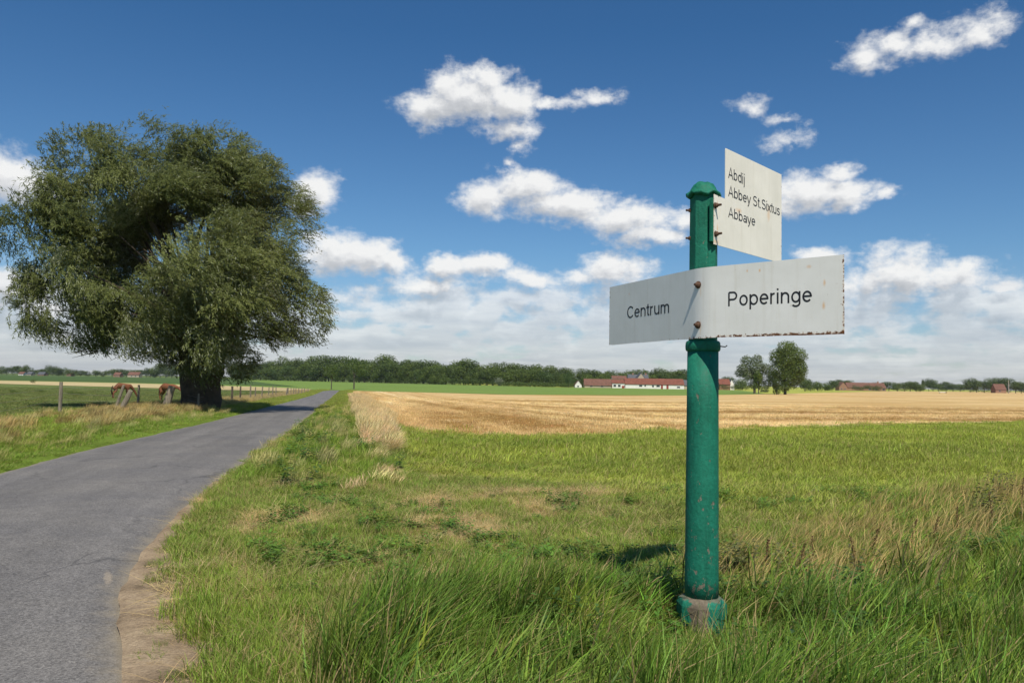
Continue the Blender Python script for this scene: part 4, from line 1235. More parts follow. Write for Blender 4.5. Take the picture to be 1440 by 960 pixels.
# ------------------------------------------------------------------ the big willow
def quads_from(c, d, w, ln, wd):
    """leaf quads (kite): centre base c, direction d, width dir w, length, width arrays"""
    ln = ln[:, None]; wd = wd[:, None]
    a = c; b = c + d * ln * .42 + w * wd * .5; e = c + d * ln; f = c + d * ln * .42 - w * wd * .5
    V = np.stack([a, b, e, f], 1).reshape(-1, 3)
    n = len(c); F = np.arange(n * 4).reshape(n, 4)
    return V, F
def unit(v): return v / np.maximum(np.linalg.norm(v, axis=-1, keepdims=True), 1e-9)
def willow():
    g_ = np.random.default_rng(5)
    D = 50.0
    base = at_d(281, 574, D); gz = float(ground_z(base.x, D))
    root = tag(empty('willow_tree', (base.x, D, gz)), 'huge wind blown willow with a thick dark trunk beside the lane', 'tree')
    O = np.array((base.x, D, gz))
    pm = D / 1120.0
    LOBES = [(150, 262, 88, 80, 0, 1.0), (205, 240, 66, 60, -2.5, .8), (303, 242, 72, 62, 0, 1.0), (345, 262, 60, 52, 1.5, .6), (92, 335, 82, 82, 0, 1.0), (112, 425, 72, 70, 0, 1.0), (185, 462, 70, 50, -1, .8),
             (372, 318, 68, 84, 0, 1.0), (350, 420, 84, 72, 0, 1.0), (432, 440, 36, 44, .5, .30), (300, 482, 75, 66, -1, 1.0), (150, 350, 62, 50, -5.0, .7), (235, 300, 48, 55, -4.5, .6), (285, 370, 60, 50, -6.0, .8), (200, 420, 62, 45, -5.5, .7), (330, 445, 55, 48, -5.5, .7), (360, 350, 50, 55, -5, .6), (235, 330, 60, 95, 2.0, 1.2), (262, 325, 62, 85, 1.0, 1.3), (255, 360, 70, 70, 3.5, 1.2), (250, 320, 115, 115, 3.5, 1.5), (260, 330, 60, 75, -1.5, 1.0), (230, 400, 150, 90, 5.0, .7), (170, 300, 70, 70, 1, .6), (300, 300, 80, 80, 1, .6), (230, 400, 110, 80, 0, .9), (330, 400, 70, 80, 0, .6), (130, 370, 70, 80, 0, .5)]
    C = []
    for (cx, cy, rx, ry, dd, wgt) in LOBES:
        n = int(22 * wgt * (rx * ry / 5600) ** .8) + 5
        u = unit(g_.normal(0, 1, (n * 2, 3)))
        u = u[(u[:, 1] < .55)][:n]
        c = at_d(cx, cy, D + dd)
        rr = np.array([rx, (rx + ry) * .5, ry]) * pm
        k = g_.uniform(.72, 1.0, (len(u), 1))
        # elongated irregular surface
        C.append(np.concatenate([np.array(c) + u * rr * k, u, np.full((len(u), 1), 1.0)], 1))
    C = np.concatenate(C)
    C = C[C[:, 2] > gz + 2.0]
    # sprigs
    per = 62
    N = len(C) * per
    ci = np.repeat(np.arange(len(C)), per)
    siz = g_.uniform(.38, .72, len(C))[ci]
    P = C[ci, :3] + g_.normal(0, 1, (N, 3)) * siz[:, None] * np.array((1, 1, .75))
    outw = C[ci, 3:6]
    cd_ = unit(C[:, 3:6] * .8 + np.array((.40, 0.0, .0)) + g_.normal(0, .38, (len(C), 3)))[ci]
    d = unit(cd_ + g_.normal(0, .26, (N, 3)))
    Lg = g_.uniform(.5, 1.25, N)
    M_ = 20
    t_ = np.tile((np.arange(M_) + .5) / M_, N)
    si = np.repeat(np.arange(N), M_)
    dd_ = d[si]; l = Lg[si]
    droop = np.array((.28, 0, -.42))
    pos = P[si] + dd_ * (l * t_)[:, None] + droop * (l * t_ ** 2)[:, None] + g_.normal(0, .035, (N * M_, 3))
    tang = unit(dd_ + 2 * droop * t_[:, None])
    ld = unit(tang + g_.normal(0, .48, (N * M_, 3)) + np.array((.12, 0, -.12)))
    # leaf faces look up and outward more often than not
    nrm = unit(np.array((0, -.15, .75)) + outw[si] * .5 + g_.normal(0, .55, (N * M_, 3)))
    wdir = unit(np.cross(ld, nrm))
    V, F = quads_from(pos, ld, wdir, g_.uniform(.16, .30, N * M_), g_.uniform(.034, .06, N * M_))
    bv = np.repeat(np.clip(g_.uniform(0, 1, N * M_) * .4 + np.repeat(g_.uniform(0, .6, len(C)), per)[si], 0, 1), 4)
    # the crown is browsed level underneath: nothing hangs below this line
    hx = 720 + 1120 * pos[:, 0] / D; lim = np.interp(hx, [0, 60, 150, 240, 252, 300, 318, 350, 372, 430, 480], [492, 482, 498, 508, 514, 528, 550, 546, 508, 498, 488])
    zmin = CAM_H + (524.5 + .0153 * hx - lim) / 1120 * D + g_.normal(0, .18, len(pos))
    hy = (524.5 + .0153 * hx) - (pos[:, 2] - CAM_H) * 1120 / D
    jit = g_.uniform(.92, 1.10, N)[si]
    inside = np.zeros(len(pos), bool)
    for (cx, cy, rx, ry, dd, wgt) in LOBES[:11]: inside |= ((hx - cx) / rx) ** 2 + ((hy - cy) / ry) ** 2 < jit ** 2
    keep = (pos[:, 2] > zmin) & inside
    V = V.reshape(-1, 4, 3)[keep].reshape(-1, 3); F = np.arange(len(V)).reshape(-1, 4); bv = bv.reshape(-1, 4)[keep].ravel()
    print('willow leaves', N * M_)
    me = mesh_np('crown', V - O, F, [M_WILLOW], attrs={'bv': ('FLOAT', 'POINT', bv)})
    cr = obj('crown', me, root); cr['kind'] = 'stuff'
    # trunk: two old boles grown together
    def tr_pts(dx, lean, h, r0, r1, seed):
        rr = random.Random(seed); pts = []; rad = []
        for k in range(9):
            s_ = k / 8
            pts.append((dx + lean * s_ ** 1.3 + rr.uniform(-.05, .05), rr.uniform(-.06, .06), -.4 + h * s_)); rad.append(r0 + (r1 - r0) * s_ + .40 * math.exp(-s_ * 9) + .1 * rr.random())
        return pts, rad
    bm = bmesh.new()
    p, r_ = tr_pts(-.40, -.30, 4.6, .64, .72, 3); tube(bm, p, r_, 18, wob=.14)
    p, r_ = tr_pts(.50, .18, 4.4, .62, .68, 4); tube(bm, p, r_, 18, wob=.14)
    p, r_ = tr_pts(.05, .0, 4.0, .75, .80, 6); tube(bm, p, r_, 18, wob=.12)
    bm_obj('trunk', bm, M_BARK, root, smooth=True)
    idx = g_.permutation(len(C))[:64]
    for k, j in enumerate(idx):
        e = Vector(C[j, :3] - O) * .93; s_ = Vector(((-.5 if e.x < 0 else .5) + rnd.uniform(-.3, .3), rnd.uniform(-.3, .3), rnd.uniform(3.0, 4.2)))
        m1 = s_.lerp(e, .35) + Vector((0, 0, e.z * .13)); m2 = s_.lerp(e, .7) + Vector((rnd.uniform(-.4, .4), rnd.uniform(-.4, .4), e.z * .08))
        big_ = k < 16
        pts = [s_, s_.lerp(m1, .5) + Vector((rnd.uniform(-.15, .15), 0, .1)), m1, m1.lerp(m2, .5) + Vector((rnd.uniform(-.25, .25), rnd.uniform(-.2, .2), 0)), m2, e]
        r0 = rnd.uniform(.20, .34) if big_ else rnd.uniform(.08, .16)
        bm = bmesh.new(); tube(bm, pts, [r0, r0 * .85, r0 * .66, r0 * .5, r0 * .32, .02], 7, wob=.1)
        bm_obj('limb', bm, M_BARK, root, smooth=True)
    # a few bare low twigs under the left of the crown
    for k in range(7):
        a = at_d(118 + rnd.uniform(0, 95), 495 + rnd.uniform(-6, 6), D + rnd.uniform(-3, 0)); a = Vector(a) - Vector(O)
        b = a + Vector((-rnd.uniform(.8, 2.0), rnd.uniform(-.5, .5), -rnd.uniform(.15, .9)))
        bm = bmesh.new(); tube(bm, [a, a.lerp(b, .5) + Vector((0, 0, rnd.uniform(-.15, .1))), b], [.035, .022, .008], 5); bm_obj('twig', bm, M_BARK, root)
    return root
willow()

# ------------------------------------------------------------------ other trees
def crown_mesh(name, mat, seed, n=1500, shape=(1, 1, 1), lobes=9, leaf=.05, zlo=.12, leafw=.6, tight=.9, lobe_list=None):
    """crown of a tree of height 1 (crown from zlo to 1); a few thousand small leaf clumps on a lobed volume"""
    g_ = np.random.default_rng(seed)
    H_ = 1 - zlo
    cs, rs = [], []
    for k in range(lobes):
        a = g_.uniform(0, 6.28); rr = .30 * g_.uniform(0, 1) ** .5; zz = g_.uniform(.18, .80)
        taper = math.sin(PI * min(1, zz * .9 + .12)) ** .6
        cs.append((rr * math.cos(a) * taper * shape[0], rr * math.sin(a) * taper * shape[1], zlo + H_ * zz)); rs.append(g_.uniform(.16, .25) * shape[2])
    cs.append((0, 0, zlo + H_ * .5)); rs.append(.27)
    cs = np.array(cs); rs = np.array(rs)
    if lobe_list:
        cs = np.array([(x_, g_.uniform(-.14, .14), z_) for x_, z_, r_ in lobe_list]); rs = np.array([r_ for x_, z_, r_ in lobe_list])
    pk_ = rs ** 2 / (rs ** 2).sum(); k = g_.choice(len(cs), n, p=pk_)
    u = unit(g_.normal(0, 1, (n, 3)))
    rad = rs[k][:, None] * g_.uniform(.62, 1.05, (n, 1)) * tight / .9
    sq = np.array((shape[0], shape[1], H_ / .95))
    P = cs[k] + u * rad * sq
    P[:, 2] = np.clip(P[:, 2], zlo * .9, 1.0)
    nr = unit(u + g_.normal(0, .45, (n, 3)))
    a = unit(np.cross(nr, g_.normal(0, 1, (n, 3)))); b = np.cross(nr, a)
    V, F = quads_from(P, a, b, g_.uniform(.6, 1.3, n) * leaf, g_.uniform(.6, 1.3, n) * leaf * leafw)
    bv = np.repeat(np.clip(g_.uniform(0, .6, n) + g_.uniform(0, .4, len(cs))[k], 0, 1), 4)
    return mesh_np(name, V, F, [mat], attrs={'bv': ('FLOAT', 'POINT', bv)})
def trunk_mesh(name, h, r0, limbs=0, seed=0):
    bm = bmesh.new(); q = random.Random(seed)
    tube(bm, [(0, 0, -.02), (q.uniform(-.01, .01), 0, h * .5), (q.uniform(-.02, .02), 0, h)], [r0 * 1.3, r0, r0 * .55], 7)
    for k in range(limbs):
        a = 6.28 * k / limbs + q.random(); e = (math.cos(a) * q.uniform(.1, .24), math.sin(a) * q.uniform(.1, .24), h + q.uniform(.0, .3))
        tube(bm, [(0, 0, h * q.uniform(.5, .9)), (e[0] * .5, e[1] * .5, h * .8 + e[2] * .25), e], [r0 * .5, r0 * .35, r0 * .1], 5)
    me = bpy.data.meshes.new(name); bm.to_mesh(me); bm.free(); me.materials.append(M_BARKFAR); return me
CR = {
 'mid': [crown_mesh('crown', M_TREE, 300 + s, 2400, (1.15, 1.15, 1.0), 9, .055, .04) for s in range(6)],
 'dark': [crown_mesh('crown', M_TREE_DARK, 320 + s, 2400, (1.15, 1.15, 1.0), 9, .055, .03) for s in range(5)],
 'pale': [crown_mesh('crown', M_TREE_PALE, 340 + s, 1500, (1.1, 1.1, 1.0), 8, .055, .02) for s in range(3)],
 'silver': [crown_mesh('crown', M_TREE_SILVER, 350, 1200, (1.2, 1.2, 1.0), 7, .06, .02)],
 'bush': [crown_mesh('crown', M_TREE_DARK, 360 + s, 900, (1.7, 1.5, 1.25), 9, .08, .0) for s in range(4)],
 'hedge': [crown_mesh('crown', M_TREE, 370 + s, 900, (1.9, 1.5, 1.2), 9, .08, .0) for s in range(3)],
 'tallpop': [crown_mesh('crown', M_TREE_DARK, 380, 900, (.42, .42, .8), 12, .05, .05)],
}
TRK = [trunk_mesh('trunk', .30, .018, 3, s) for s in range(3)]
PLANTED = []
def tree_at(px, D, ytop, kind, label, group, wf=1.0, ybase=None, cat='tree', name='broadleaf_tree', dz=0.0):
    d = px_ray(px, ytop)
    zb = float(zf(D)); zt = CAM_H + d.z * D
    h = max(1.5, zt - zb)
    r_ = empty(name, (d.x * D, D, zb - .1 + dz), rnd.uniform(0, 6.28))
    if group: PLANTED.append((r_, px, label, group))
    tag(r_, label, cat, group)
    r_.scale = (h * wf, h * wf, h * 1.02)
    obj('crown', rnd.choice(CR[kind]), r_)
    if cat == 'tree': obj('trunk', rnd.choice(TRK), r_)
    return r_
# wood skyline: px -> top row
WX = [330, 370, 385, 400, 420, 440, 452, 470, 490, 505, 520, 535, 545, 560, 585, 600, 625, 650, 665, 690, 705, 725, 745, 760, 790, 820, 850, 880, 905, 940, 968, 985]
WY = [508, 506, 507, 502, 504, 499, 500, 499, 500, 503, 503, 502, 499, 505, 505, 505, 508, 504, 505, 510, 509, 510, 511, 510, 514, 516, 518, 519, 517, 517, 517, 520]
def wood_d(px): return float(np.interp(px, [330, 480, 640, 800, 985], [860, 760, 625, 600, 650]))
k = 0
px = 332.0
while px < 990:
    D = wood_d(px)
    for row in range(2):
        jx = rnd.uniform(-3, 3); top = float(np.interp(px + jx, WX, WY))
        front = row == 1
        yt = top + rnd.uniform(-1.2, 2.0) if not front else top + rnd.uniform(5, 13)
        kd = rnd.choice(['mid', 'dark', 'mid', 'dark', 'mid']) if not front else rnd.choice(['mid', 'mid', 'dark', 'pale', 'mid'])
        pale = kd == 'pale'
        tree_at(px + jx, D + (14 if not front else -8) + rnd.uniform(-6, 6), yt, kd,
                {'dark': 'dark green tree packed in the far wood beyond the light green field', 'mid': 'mid green tree packed in the far wood beyond the light green field', 'pale': 'paler yellow green tree in the front row of the far wood'}[kd],
                {'dark': 'dark trees of the far wood', 'mid': 'mid green trees of the far wood', 'pale': 'pale trees of the far wood'}[kd], wf=rnd.uniform(1.0, 1.35))
    # low scrub at the foot
    if rnd.random() < .8:
        tree_at(px + rnd.uniform(-3, 3), D - 16, float(np.interp(px, [330, 640, 985], [526, 533, 540])) + rnd.uniform(-2, 1), 'bush', 'low dark bush at the foot of the far wood', 'bushes at the foot of the far wood', wf=rnd.uniform(1.4, 2.2), cat='bush', name='bush')
    px += rnd.uniform(7.5, 11.0) * (640 / D) ** .5
tree_at(545, 780, 499, 'dark', 'tallest dark round tree rising from the middle of the wood', None, 1.0)
tree_at(800, 520, 522, 'pale', 'pale round tree standing left of the long white barn', None, .95)
tree_at(703, 560, 526, 'silver', 'small silvery bush in front of the wood', None, 1.2, cat='bush', name='bush')
tree_at(626, 600, 526, 'mid', 'dark round bush standing out from the wood edge', None, 1.3, cat='bush', name='bush')
# dark hedge line left of the farm
hd = tag(empty('hedge', (0, 545, -2.0)), 'long clipped dark hedge between the wood and the pale round tree by the farm', 'hedge')
for px in np.arange(716, 800, 9.0):
    d_ = px_ray(px, 538); pc = obj('foliage', rnd.choice(CR['hedge']), hd); pc.location = (d_.x * 545, 0, -.1); pc.scale = (9.5, 9.5, 3.2); pc.rotation_euler = (0, 0, rnd.uniform(0, 6.28))
# roadside saplings
def sapling(px, D, ytop, yb, label, w_=1.0):
    r_ = tree_at(px, D, ytop, 'mid', label, None, w_); r_.children[0].scale = (1, 1, .72); r_.children[0].location = (0, 0, .28)
    return r_
M_SAP = [crown_mesh('crown', M_TREE_DARK, 390 + s, 900, (1.2, 1.2, .95), 8, .05, .40) for s in range(2)]
for j, (px, D, yt, lab, wf) in enumerate(((467, 245, 510, 'young roadside tree standing left at the end of the lane', .75), (499, 262, 500, 'larger young roadside tree right of the end of the lane', .85))):
    d = px_ray(px, yt); zb = float(zf(D)); h = CAM_H + d.z * D - zb
    r_ = tag(empty('roadside_tree', (d.x * D, D, zb)), lab, 'tree'); r_.scale = (h * wf, h * wf, h)
    obj('crown', M_SAP[j], r_); obj('trunk', trunk_mesh('trunk', .5, .022, 3, 40 + j), r_)

# two field trees at right with suckers
def field_tree(px, D, ytop, mat, seed, label, shape, n=9000, wf=1.0, zlo=.08, leaf=.028, lobes=22, ll=None):
    d = px_ray(px, ytop); zb = float(zf(D)); h = CAM_H + d.z * D - zb
    r_ = tag(empty('field_tree', (d.x * D, D, zb)), label, 'tree'); r_.scale = (h * wf, h * wf, h)
    obj('crown', crown_mesh('crown', mat, seed, n, shape, lobes, leaf, zlo, .6, .9, ll), r_); obj('trunk', trunk_mesh('trunk', .45, .022, 6, seed), r_)
field_tree(1104, 330, 478, M_TREE, 401, 'tall rounded green tree standing in the stubble right of the signpost', (1, 1, 1), 20000, 1.0, .04, .026, ll=[(-.05, .83, .15), (.10, .85, .13), (-.15, .68, .16), (.2, .70, .17), (.05, .68, .2), (.27, .50, .15), (-.1, .45, .2), (.15, .45, .22), (.29, .34, .12), (-.12, .27, .15), (.15, .27, .17), (-.05, .14, .10), (.02, .6, .22), (.02, .3, .18)])
field_tree(1061, 350, 496, M_TREE_GREY, 402, 'thin grey green tree leaning beside the tall rounded one', (1.0, 1, 1), 8500, 1.12, .06, .032, ll=[(-.15, .8, .14), (.1, .84, .13), (-.25, .6, .14), (.05, .6, .2), (.25, .6, .15), (-.2, .42, .12), (.1, .38, .15), (0, .22, .12), (-.05, .5, .18), (.35, .45, .14), (.30, .25, .12), (-.30, .50, .12), (.2, .1, .1)])
field_tree(1067, 335, 518, M_TREE, 403, 'small bushy growth under the grey green tree', (.7, .7, .8), 1500, .75, .0, .06, 7)
field_tree(1092, 322, 525, M_TREE_DARK, 404, 'dark sucker growth round the foot of the tall rounded tree', (.7, .7, .85), 1500, .8, .0, .06, 7)

# right-hand far trees, hedges
FAR = [ # px, D, ytop, kind, wf, label
 (1022, 620, 528, 'dark', 1.3), (1032, 620, 531, 'dark', 1.3), (1044, 600, 532, 'mid', 1.3), (1036, 560, 538, 'bush', 1.6), (1048, 560, 538, 'bush', 1.6), (1020, 570, 540, 'bush', 1.6),
 (1132, 560, 529, 'dark', 1.2), (1140, 600, 532, 'dark', 1.3), (1150, 640, 534, 'mid', 1.5), (1160, 700, 537, 'mid', 1.6), (1170, 760, 534, 'dark', 1.5), (1180, 850, 533, 'dark', 1.6), (1188, 850, 533, 'mid', 1.6),
 (1205, 800, 541, 'bush', 1.8), (1218, 800, 541, 'bush', 1.6), (1232, 800, 540, 'bush', 1.6), (1228, 860, 537, 'dark', 1.3), (1236, 860, 538, 'mid', 1.3), (1250, 900, 536, 'dark', 2.0), (1262, 850, 538, 'mid', 1.8), (1272, 860, 537, 'mid', 2.0), (1280, 860, 535, 'mid', 1.8), (1288, 860, 536, 'dark', 1.6), (1294, 850, 538, 'mid', 1.7),
 (1306, 1100, 532, 'dark', 1.1), (1312, 1100, 533, 'mid', 1.3), (1320, 1100, 537, 'mid', 2.0), (1330, 1100, 536, 'dark', 1.6), (1340, 1100, 539, 'mid', 2.2), (1350, 1100, 539, 'mid', 2.4),
 (1364, 880, 533, 'dark', 1.2), (1373, 880, 531, 'dark', 1.3), (1384, 890, 532, 'dark', 1.4), (1395, 900, 531, 'mid', 1.2), (1406, 900, 530, 'dark', 1.5), (1418, 890, 532, 'dark', 1.4), (1428, 880, 535, 'mid', 1.4), (1436, 880, 537, 'dark', 1.5), (1447, 880, 538, 'dark', 1.5), (1462, 890, 539, 'mid', 1.6), (1480, 900, 540, 'dark', 1.6),
]
for (px, D, yt, kd, wf) in FAR:
    if px < 1060: lab, gp = 'dark tree of the clump behind the roof right of the green post', 'trees right of the green post'
    elif px < 1200: lab, gp = 'tree in the low belt between the tall field tree and the brick farm', 'trees left of the brick farm'
    elif px < 1300: lab, gp = 'tree or tall shrub round the long brick farm', 'trees around the brick farm'
    elif px < 1356: lab, gp = 'hazy tree on the farthest line between the brick farm and the right clump', 'hazy farthest trees at right'
    else: lab, gp = 'dark tree of the clump hiding the house at far right', 'trees of the far right clump'
    bush = kd == 'bush'
    if bush: lab = lab.replace('dark tree', 'low bush').replace('tree in', 'bush in').replace('tree or tall shrub', 'low dark bush'); gp = gp.replace('trees', 'bushes')
    tree_at(px, D, yt, kd, lab, gp, wf, cat='bush' if bush else 'tree', name='bush' if bush else 'broadleaf_tree')
d = px_ray(1298, 530); D = 980; h = CAM_H + d.z * D + 2
r_ = tag(empty('poplar_tree', (d.x * D, D, -2)), 'narrow dark poplar standing alone right of the brick farm', 'tree'); r_.scale = (h * .8, h * .8, h); obj('crown', CR['tallpop'][0], r_); obj('trunk', TRK[0], r_)
# far left line
for px in [2, 10, 19, 27, 33, 39, 48, 57, 63, 69, 75, 83, 90, 98, 106, 114, 124, 135, 146, 158, 168, 178, 188, 197, 206, 212, 219, 226, 234, 242, 250, 262, 275]:
    top = float(np.interp(px, [0, 15, 22, 36, 42, 60, 70, 80, 100, 120, 140, 160, 190, 205, 215, 230, 245, 275], [514, 516, 513, 511, 516, 519, 513, 514, 518, 521, 520, 518, 519, 520, 511, 510, 511, 512]))
    kd = rnd.choice(['dark', 'dark', 'mid'])
    tree_at(px, 1080 + rnd.uniform(-40, 60), top + rnd.uniform(-.5, 1), kd, 'hazy tree on the skyline left beyond the row crop field', 'trees on the left skyline', wf=1.1 if top < 516 else 1.8)
# brown bush in the dry strip
bsh = tree_at(47, 262, 538.5, 'bush', 'small round brown bush in the pale strip of the pasture', None, 1.0, cat='bush', name='bush')
for (px, D, lb) in ((58, 120, 'leftmost but one dark weed tussock in the pasture, nearer the tall lone fence post'), (101, 100, 'dark weed tussock in the pasture just right of the lone fence post'), (113, 96, 'rightmost dark weed tussock standing in the open pasture'), (18, 110, 'leftmost dark weed tussock in the pasture near the picture edge')):
    q = at_d(px, 550, D); b_ = tag(empty('weed_tussock', (q.x, D, float(zf(D)) - .05)), lb, 'plant', 'weed tussocks in the pasture'); b_.scale = (.9, .9, .7)
    obj('crown', CR['hedge'][0], b_)
ORD = 'first second third fourth fifth sixth seventh eighth ninth tenth eleventh twelfth thirteenth fourteenth fifteenth sixteenth seventeenth eighteenth nineteenth twentieth'.split()
def order_labels():
    """every tree of a row is told by counting from something one can find"""
    kinds = {'dark trees of the far wood': 'dark green tree', 'mid green trees of the far wood': 'mid green tree', 'pale trees of the far wood': 'pale green tree', 'bushes at the foot of the far wood': 'dark foot bush'}
    secs = [(0, 'of the wood counting right from the willow crown'), (467, 'of the wood counting right from the left roadside tree'), (545, 'of the wood counting right from its tallest tree'), (626, 'of the wood counting right from the round standing out bush'), (703, 'of the wood counting right from the small silvery bush'), (800, 'of the wood counting right from the pale tree beside the barn'), (884, 'of the wood counting right from the slate roofed house')]
    other = {'trees right of the green post': 'dark tree of the clump right of the green post', 'bushes right of the green post': 'low bush before the clump right of the green post', 'trees left of the brick farm': 'tree of the low belt right of the tall field tree',
             'trees around the brick farm': 'tree in the row behind and right of the brick farm', 'bushes around the brick farm': 'low bush before the long brick farm', 'hazy farthest trees at right': 'hazy far tree right of the lone narrow poplar',
             'trees of the far right clump': 'tree of the dark clump hiding the far right house', 'weed tussocks in the pasture': 'dark weed tussock in the pasture', 'trees on the left skyline': None}
    sky_secs = [(0, 'of the skyline counting right from the left picture edge'), (62, 'of the skyline counting right from the grey brown house'), (120, 'of the skyline counting right from the small dim brick house'), (200, 'of the skyline counting right from the wide pale house')]
    byg = {}
    for o, px, lab, gr in PLANTED: byg.setdefault(gr, []).append((px, o, lab))
    for gr, L_ in byg.items():
        L_.sort(key=lambda q: q[0])
        cnt = {}
        for px, o, lab in L_:
            if gr in kinds or gr == 'trees on the left skyline':
                ss_ = secs if gr in kinds else sky_secs; nm = kinds.get(gr, 'hazy tree')
                sec = [t_ for x_, t_ in ss_ if px >= x_][-1]
                n_ = cnt.get(sec, 0); cnt[sec] = n_ + 1; o['label'] = f'{ORD[n_]} {nm} {sec}'
            else:
                n_ = cnt.get(0, 0); cnt[0] = n_ + 1; o['label'] = f'{ORD[n_]} {other[gr]}, from the left'
order_labels()
# ------------------------------------------------------------------ buildings
M_WHITEWALL = simple('white_plaster', (.74, .71, .66), .9, .08, .5, .2)
M_REDROOF = simple('red_tile_roof', (.20, .075, .05), .9, .3, .8, .4)
M_BROWNROOF = simple('brown_tile_roof', (.17, .085, .06), .9, .3, .8, .4)
M_GREYROOF = simple('slate_roof', (.10, .105, .115), .8, .2, .8, .3)
M_BRICK = simple('brown_brick', (.30, .17, .11), .95, .25, 1.5, .3)
M_TANWALL = simple('tan_brick', (.42, .35, .26), .95, .15, 1.5, .3)
M_DOOR = simple('red_door', (.28, .06, .045), .7, .15, 1.5, .2)
M_WINDOW = simple('dark_glass', (.03, .035, .04), .15, .1, 1.0, .0, .6)
M_WINFRAME = simple('window_frame', (.6, .6, .58), .6, .05)
def building(name, label, px0, px1, D, yeave, yridge, wallm, roofm, depth=9.0, wins=(), doors=(), chim=(), yaw=None, group=None, gable_end=False, D1=None):
    """gabled building whose front eave runs from px0 to px1 (D..D1)"""
    D1 = D1 or D
    a = px_ray(px0, 540); b = px_ray(px1, 540)
    A = Vector((a.x * D, D)); B_ = Vector((b.x * D1, D1)); zb = float(zf(D))
    Ln = (B_ - A).length; ang = math.atan2(B_.y - A.y, B_.x - A.x)
    mid = (px0 + px1) / 2; Dm = (D + D1) / 2
    ze = CAM_H + px_ray(mid, yeave).z * Dm - zb; zr = CAM_H + px_ray(mid, yridge).z * Dm - zb
    root = tag(empty(name, (A.x, A.y, zb), ang), label, 'building', group)
    bm = bmesh.new()
    if gable_end:   # gable faces the camera
        prof = [(0, 0), (Ln, 0), (Ln, ze), (Ln / 2, zr), (0, ze)]
        f0 = [bm.verts.new((x_, 0, z_)) for x_, z_ in prof]; f1 = [bm.verts.new((x_, depth, z_)) for x_, z_ in prof]
        bm.faces.new(f0); bm.faces.new(f1[::-1])
        for i_ in range(5): bm.faces.new((f0[i_], f1[i_], f1[(i_ + 1) % 5], f0[(i_ + 1) % 5]))
        bm_obj('wall', bm, wallm, root)
        bm = bmesh.new()
        o_ = .35
        for sgn, xa in ((1, 0), (-1, Ln)):
            sl = (zr - ze) / (Ln / 2)
            xo = xa - sgn * o_; zo = ze - sl * o_
            pts = [(xo, -.25, zo), (Ln / 2, -.25, zr), (Ln / 2, depth + .25, zr), (xo, depth + .25, zo)]
            lo = [bm.verts.new((p_[0], p_[1], p_[2] + .03)) for p_ in pts]; up = [bm.verts.new((p_[0], p_[1], p_[2] + .25)) for p_ in pts]
            bm.faces.new(lo); bm.faces.new(up)
            for i_ in range(4): bm.faces.new((lo[i_], lo[(i_ + 1) % 4], up[(i_ + 1) % 4], up[i_]))
        bm_obj('roof', bm, roofm, root)
    else:
        prof = [(0, 0), (depth, 0), (depth, ze), (depth / 2, zr), (0, ze)]
        f0 = [bm.verts.new((0, y_, z_)) for y_, z_ in prof]; f1 = [bm.verts.new((Ln, y_, z_)) for y_, z_ in prof]
        bm.faces.new(f0); bm.faces.new(f1[::-1])
        for i_ in range(5): bm.faces.new((f0[i_], f1[i_], f1[(i_ + 1) % 5], f0[(i_ + 1) % 5]))
        bm_obj('wall', bm, wallm, root)
        bm = bmesh.new()
        sl = (zr - ze) / (depth / 2); o_ = .4
        for (ya, za, yb_, zb_) in ((-o_, ze - sl * o_, depth / 2, zr), (depth + o_, ze - sl * o_, depth / 2, zr)):
            pts = [(-.3, ya, za), (Ln + .3, ya, za), (Ln + .3, yb_, zb_), (-.3, yb_, zb_)]
            lo = [bm.verts.new((p_[0], p_[1], p_[2] + .03)) for p_ in pts]; up = [bm.verts.new((p_[0], p_[1], p_[2] + .25)) for p_ in pts]
            bm.faces.new(lo); bm.faces.new(up)
            for i_ in range(4): bm.faces.new((lo[i_], lo[(i_ + 1) % 4], up[(i_ + 1) % 4], up[i_]))
        rf = bm_obj('roof', bm, roofm, root)
        for (cx_, w_, h_) in chim:
            bm = bmesh.new(); box(bm, (cx_ * Ln, depth / 2, zr + h_ / 2 - .3), (w_, .8, h_ + .6)); bm_obj('chimney', bm, M_BRICK, rf)
    for (u0, u1, v0, v1) in wins:
        x0, x1 = u0 * Ln, u1 * Ln; z0_, z1_ = v0 * ze, v1 * ze
        bm = bmesh.new(); box(bm, ((x0 + x1) / 2, -.05, (z0_ + z1_) / 2), (x1 - x0 + .2, .14, z1_ - z0_ + .2)); fr = bm_obj('window', bm, M_WINFRAME, root)
        bm = bmesh.new(); box(bm, ((x0 + x1) / 2, -.10, (z0_ + z1_) / 2), (x1 - x0, .1, z1_ - z0_)); bm_obj('pane', bm, M_WINDOW, fr)
    for (u0, u1, v1) in doors:
        x0, x1 = u0 * Ln, u1 * Ln
        bm = bmesh.new(); box(bm, ((x0 + x1) / 2, -.06, v1 * ze / 2), (x1 - x0, .14, v1 * ze)); bm_obj('door', bm, M_DOOR, root)
    return root
building('barn', 'long low barn with white wall, red doors and red tiled roof', 879.5, 962, 556, 540.2, 532.5, M_WHITEWALL, M_REDROOF, 10,
         wins=[(.235, .285, .45, .8), (.325, .35, .5, .85), (.455, .485, .4, .8), (.53, .585, .45, .85), (.88, .93, .3, .6)], doors=[(.605, .64, .95), (.70, .735, .95)])
building('stable_wing', 'low farm wing with dull red roof behind hedge bushes', 822, 860, 556, 541.5, 533.0, M_TANWALL, M_BROWNROOF, 10, wins=[(.2, .3, .4, .8), (.6, .7, .4, .8)])
building('farm_annex', 'pale annex with white wall joining the two farm roofs', 861, 879, 557, 538.5, 534.0, M_WHITEWALL, M_REDROOF, 9, wins=[(.1, .3, .3, .7), (.45, .65, .3, .7)], doors=[(.75, .95, .5)])
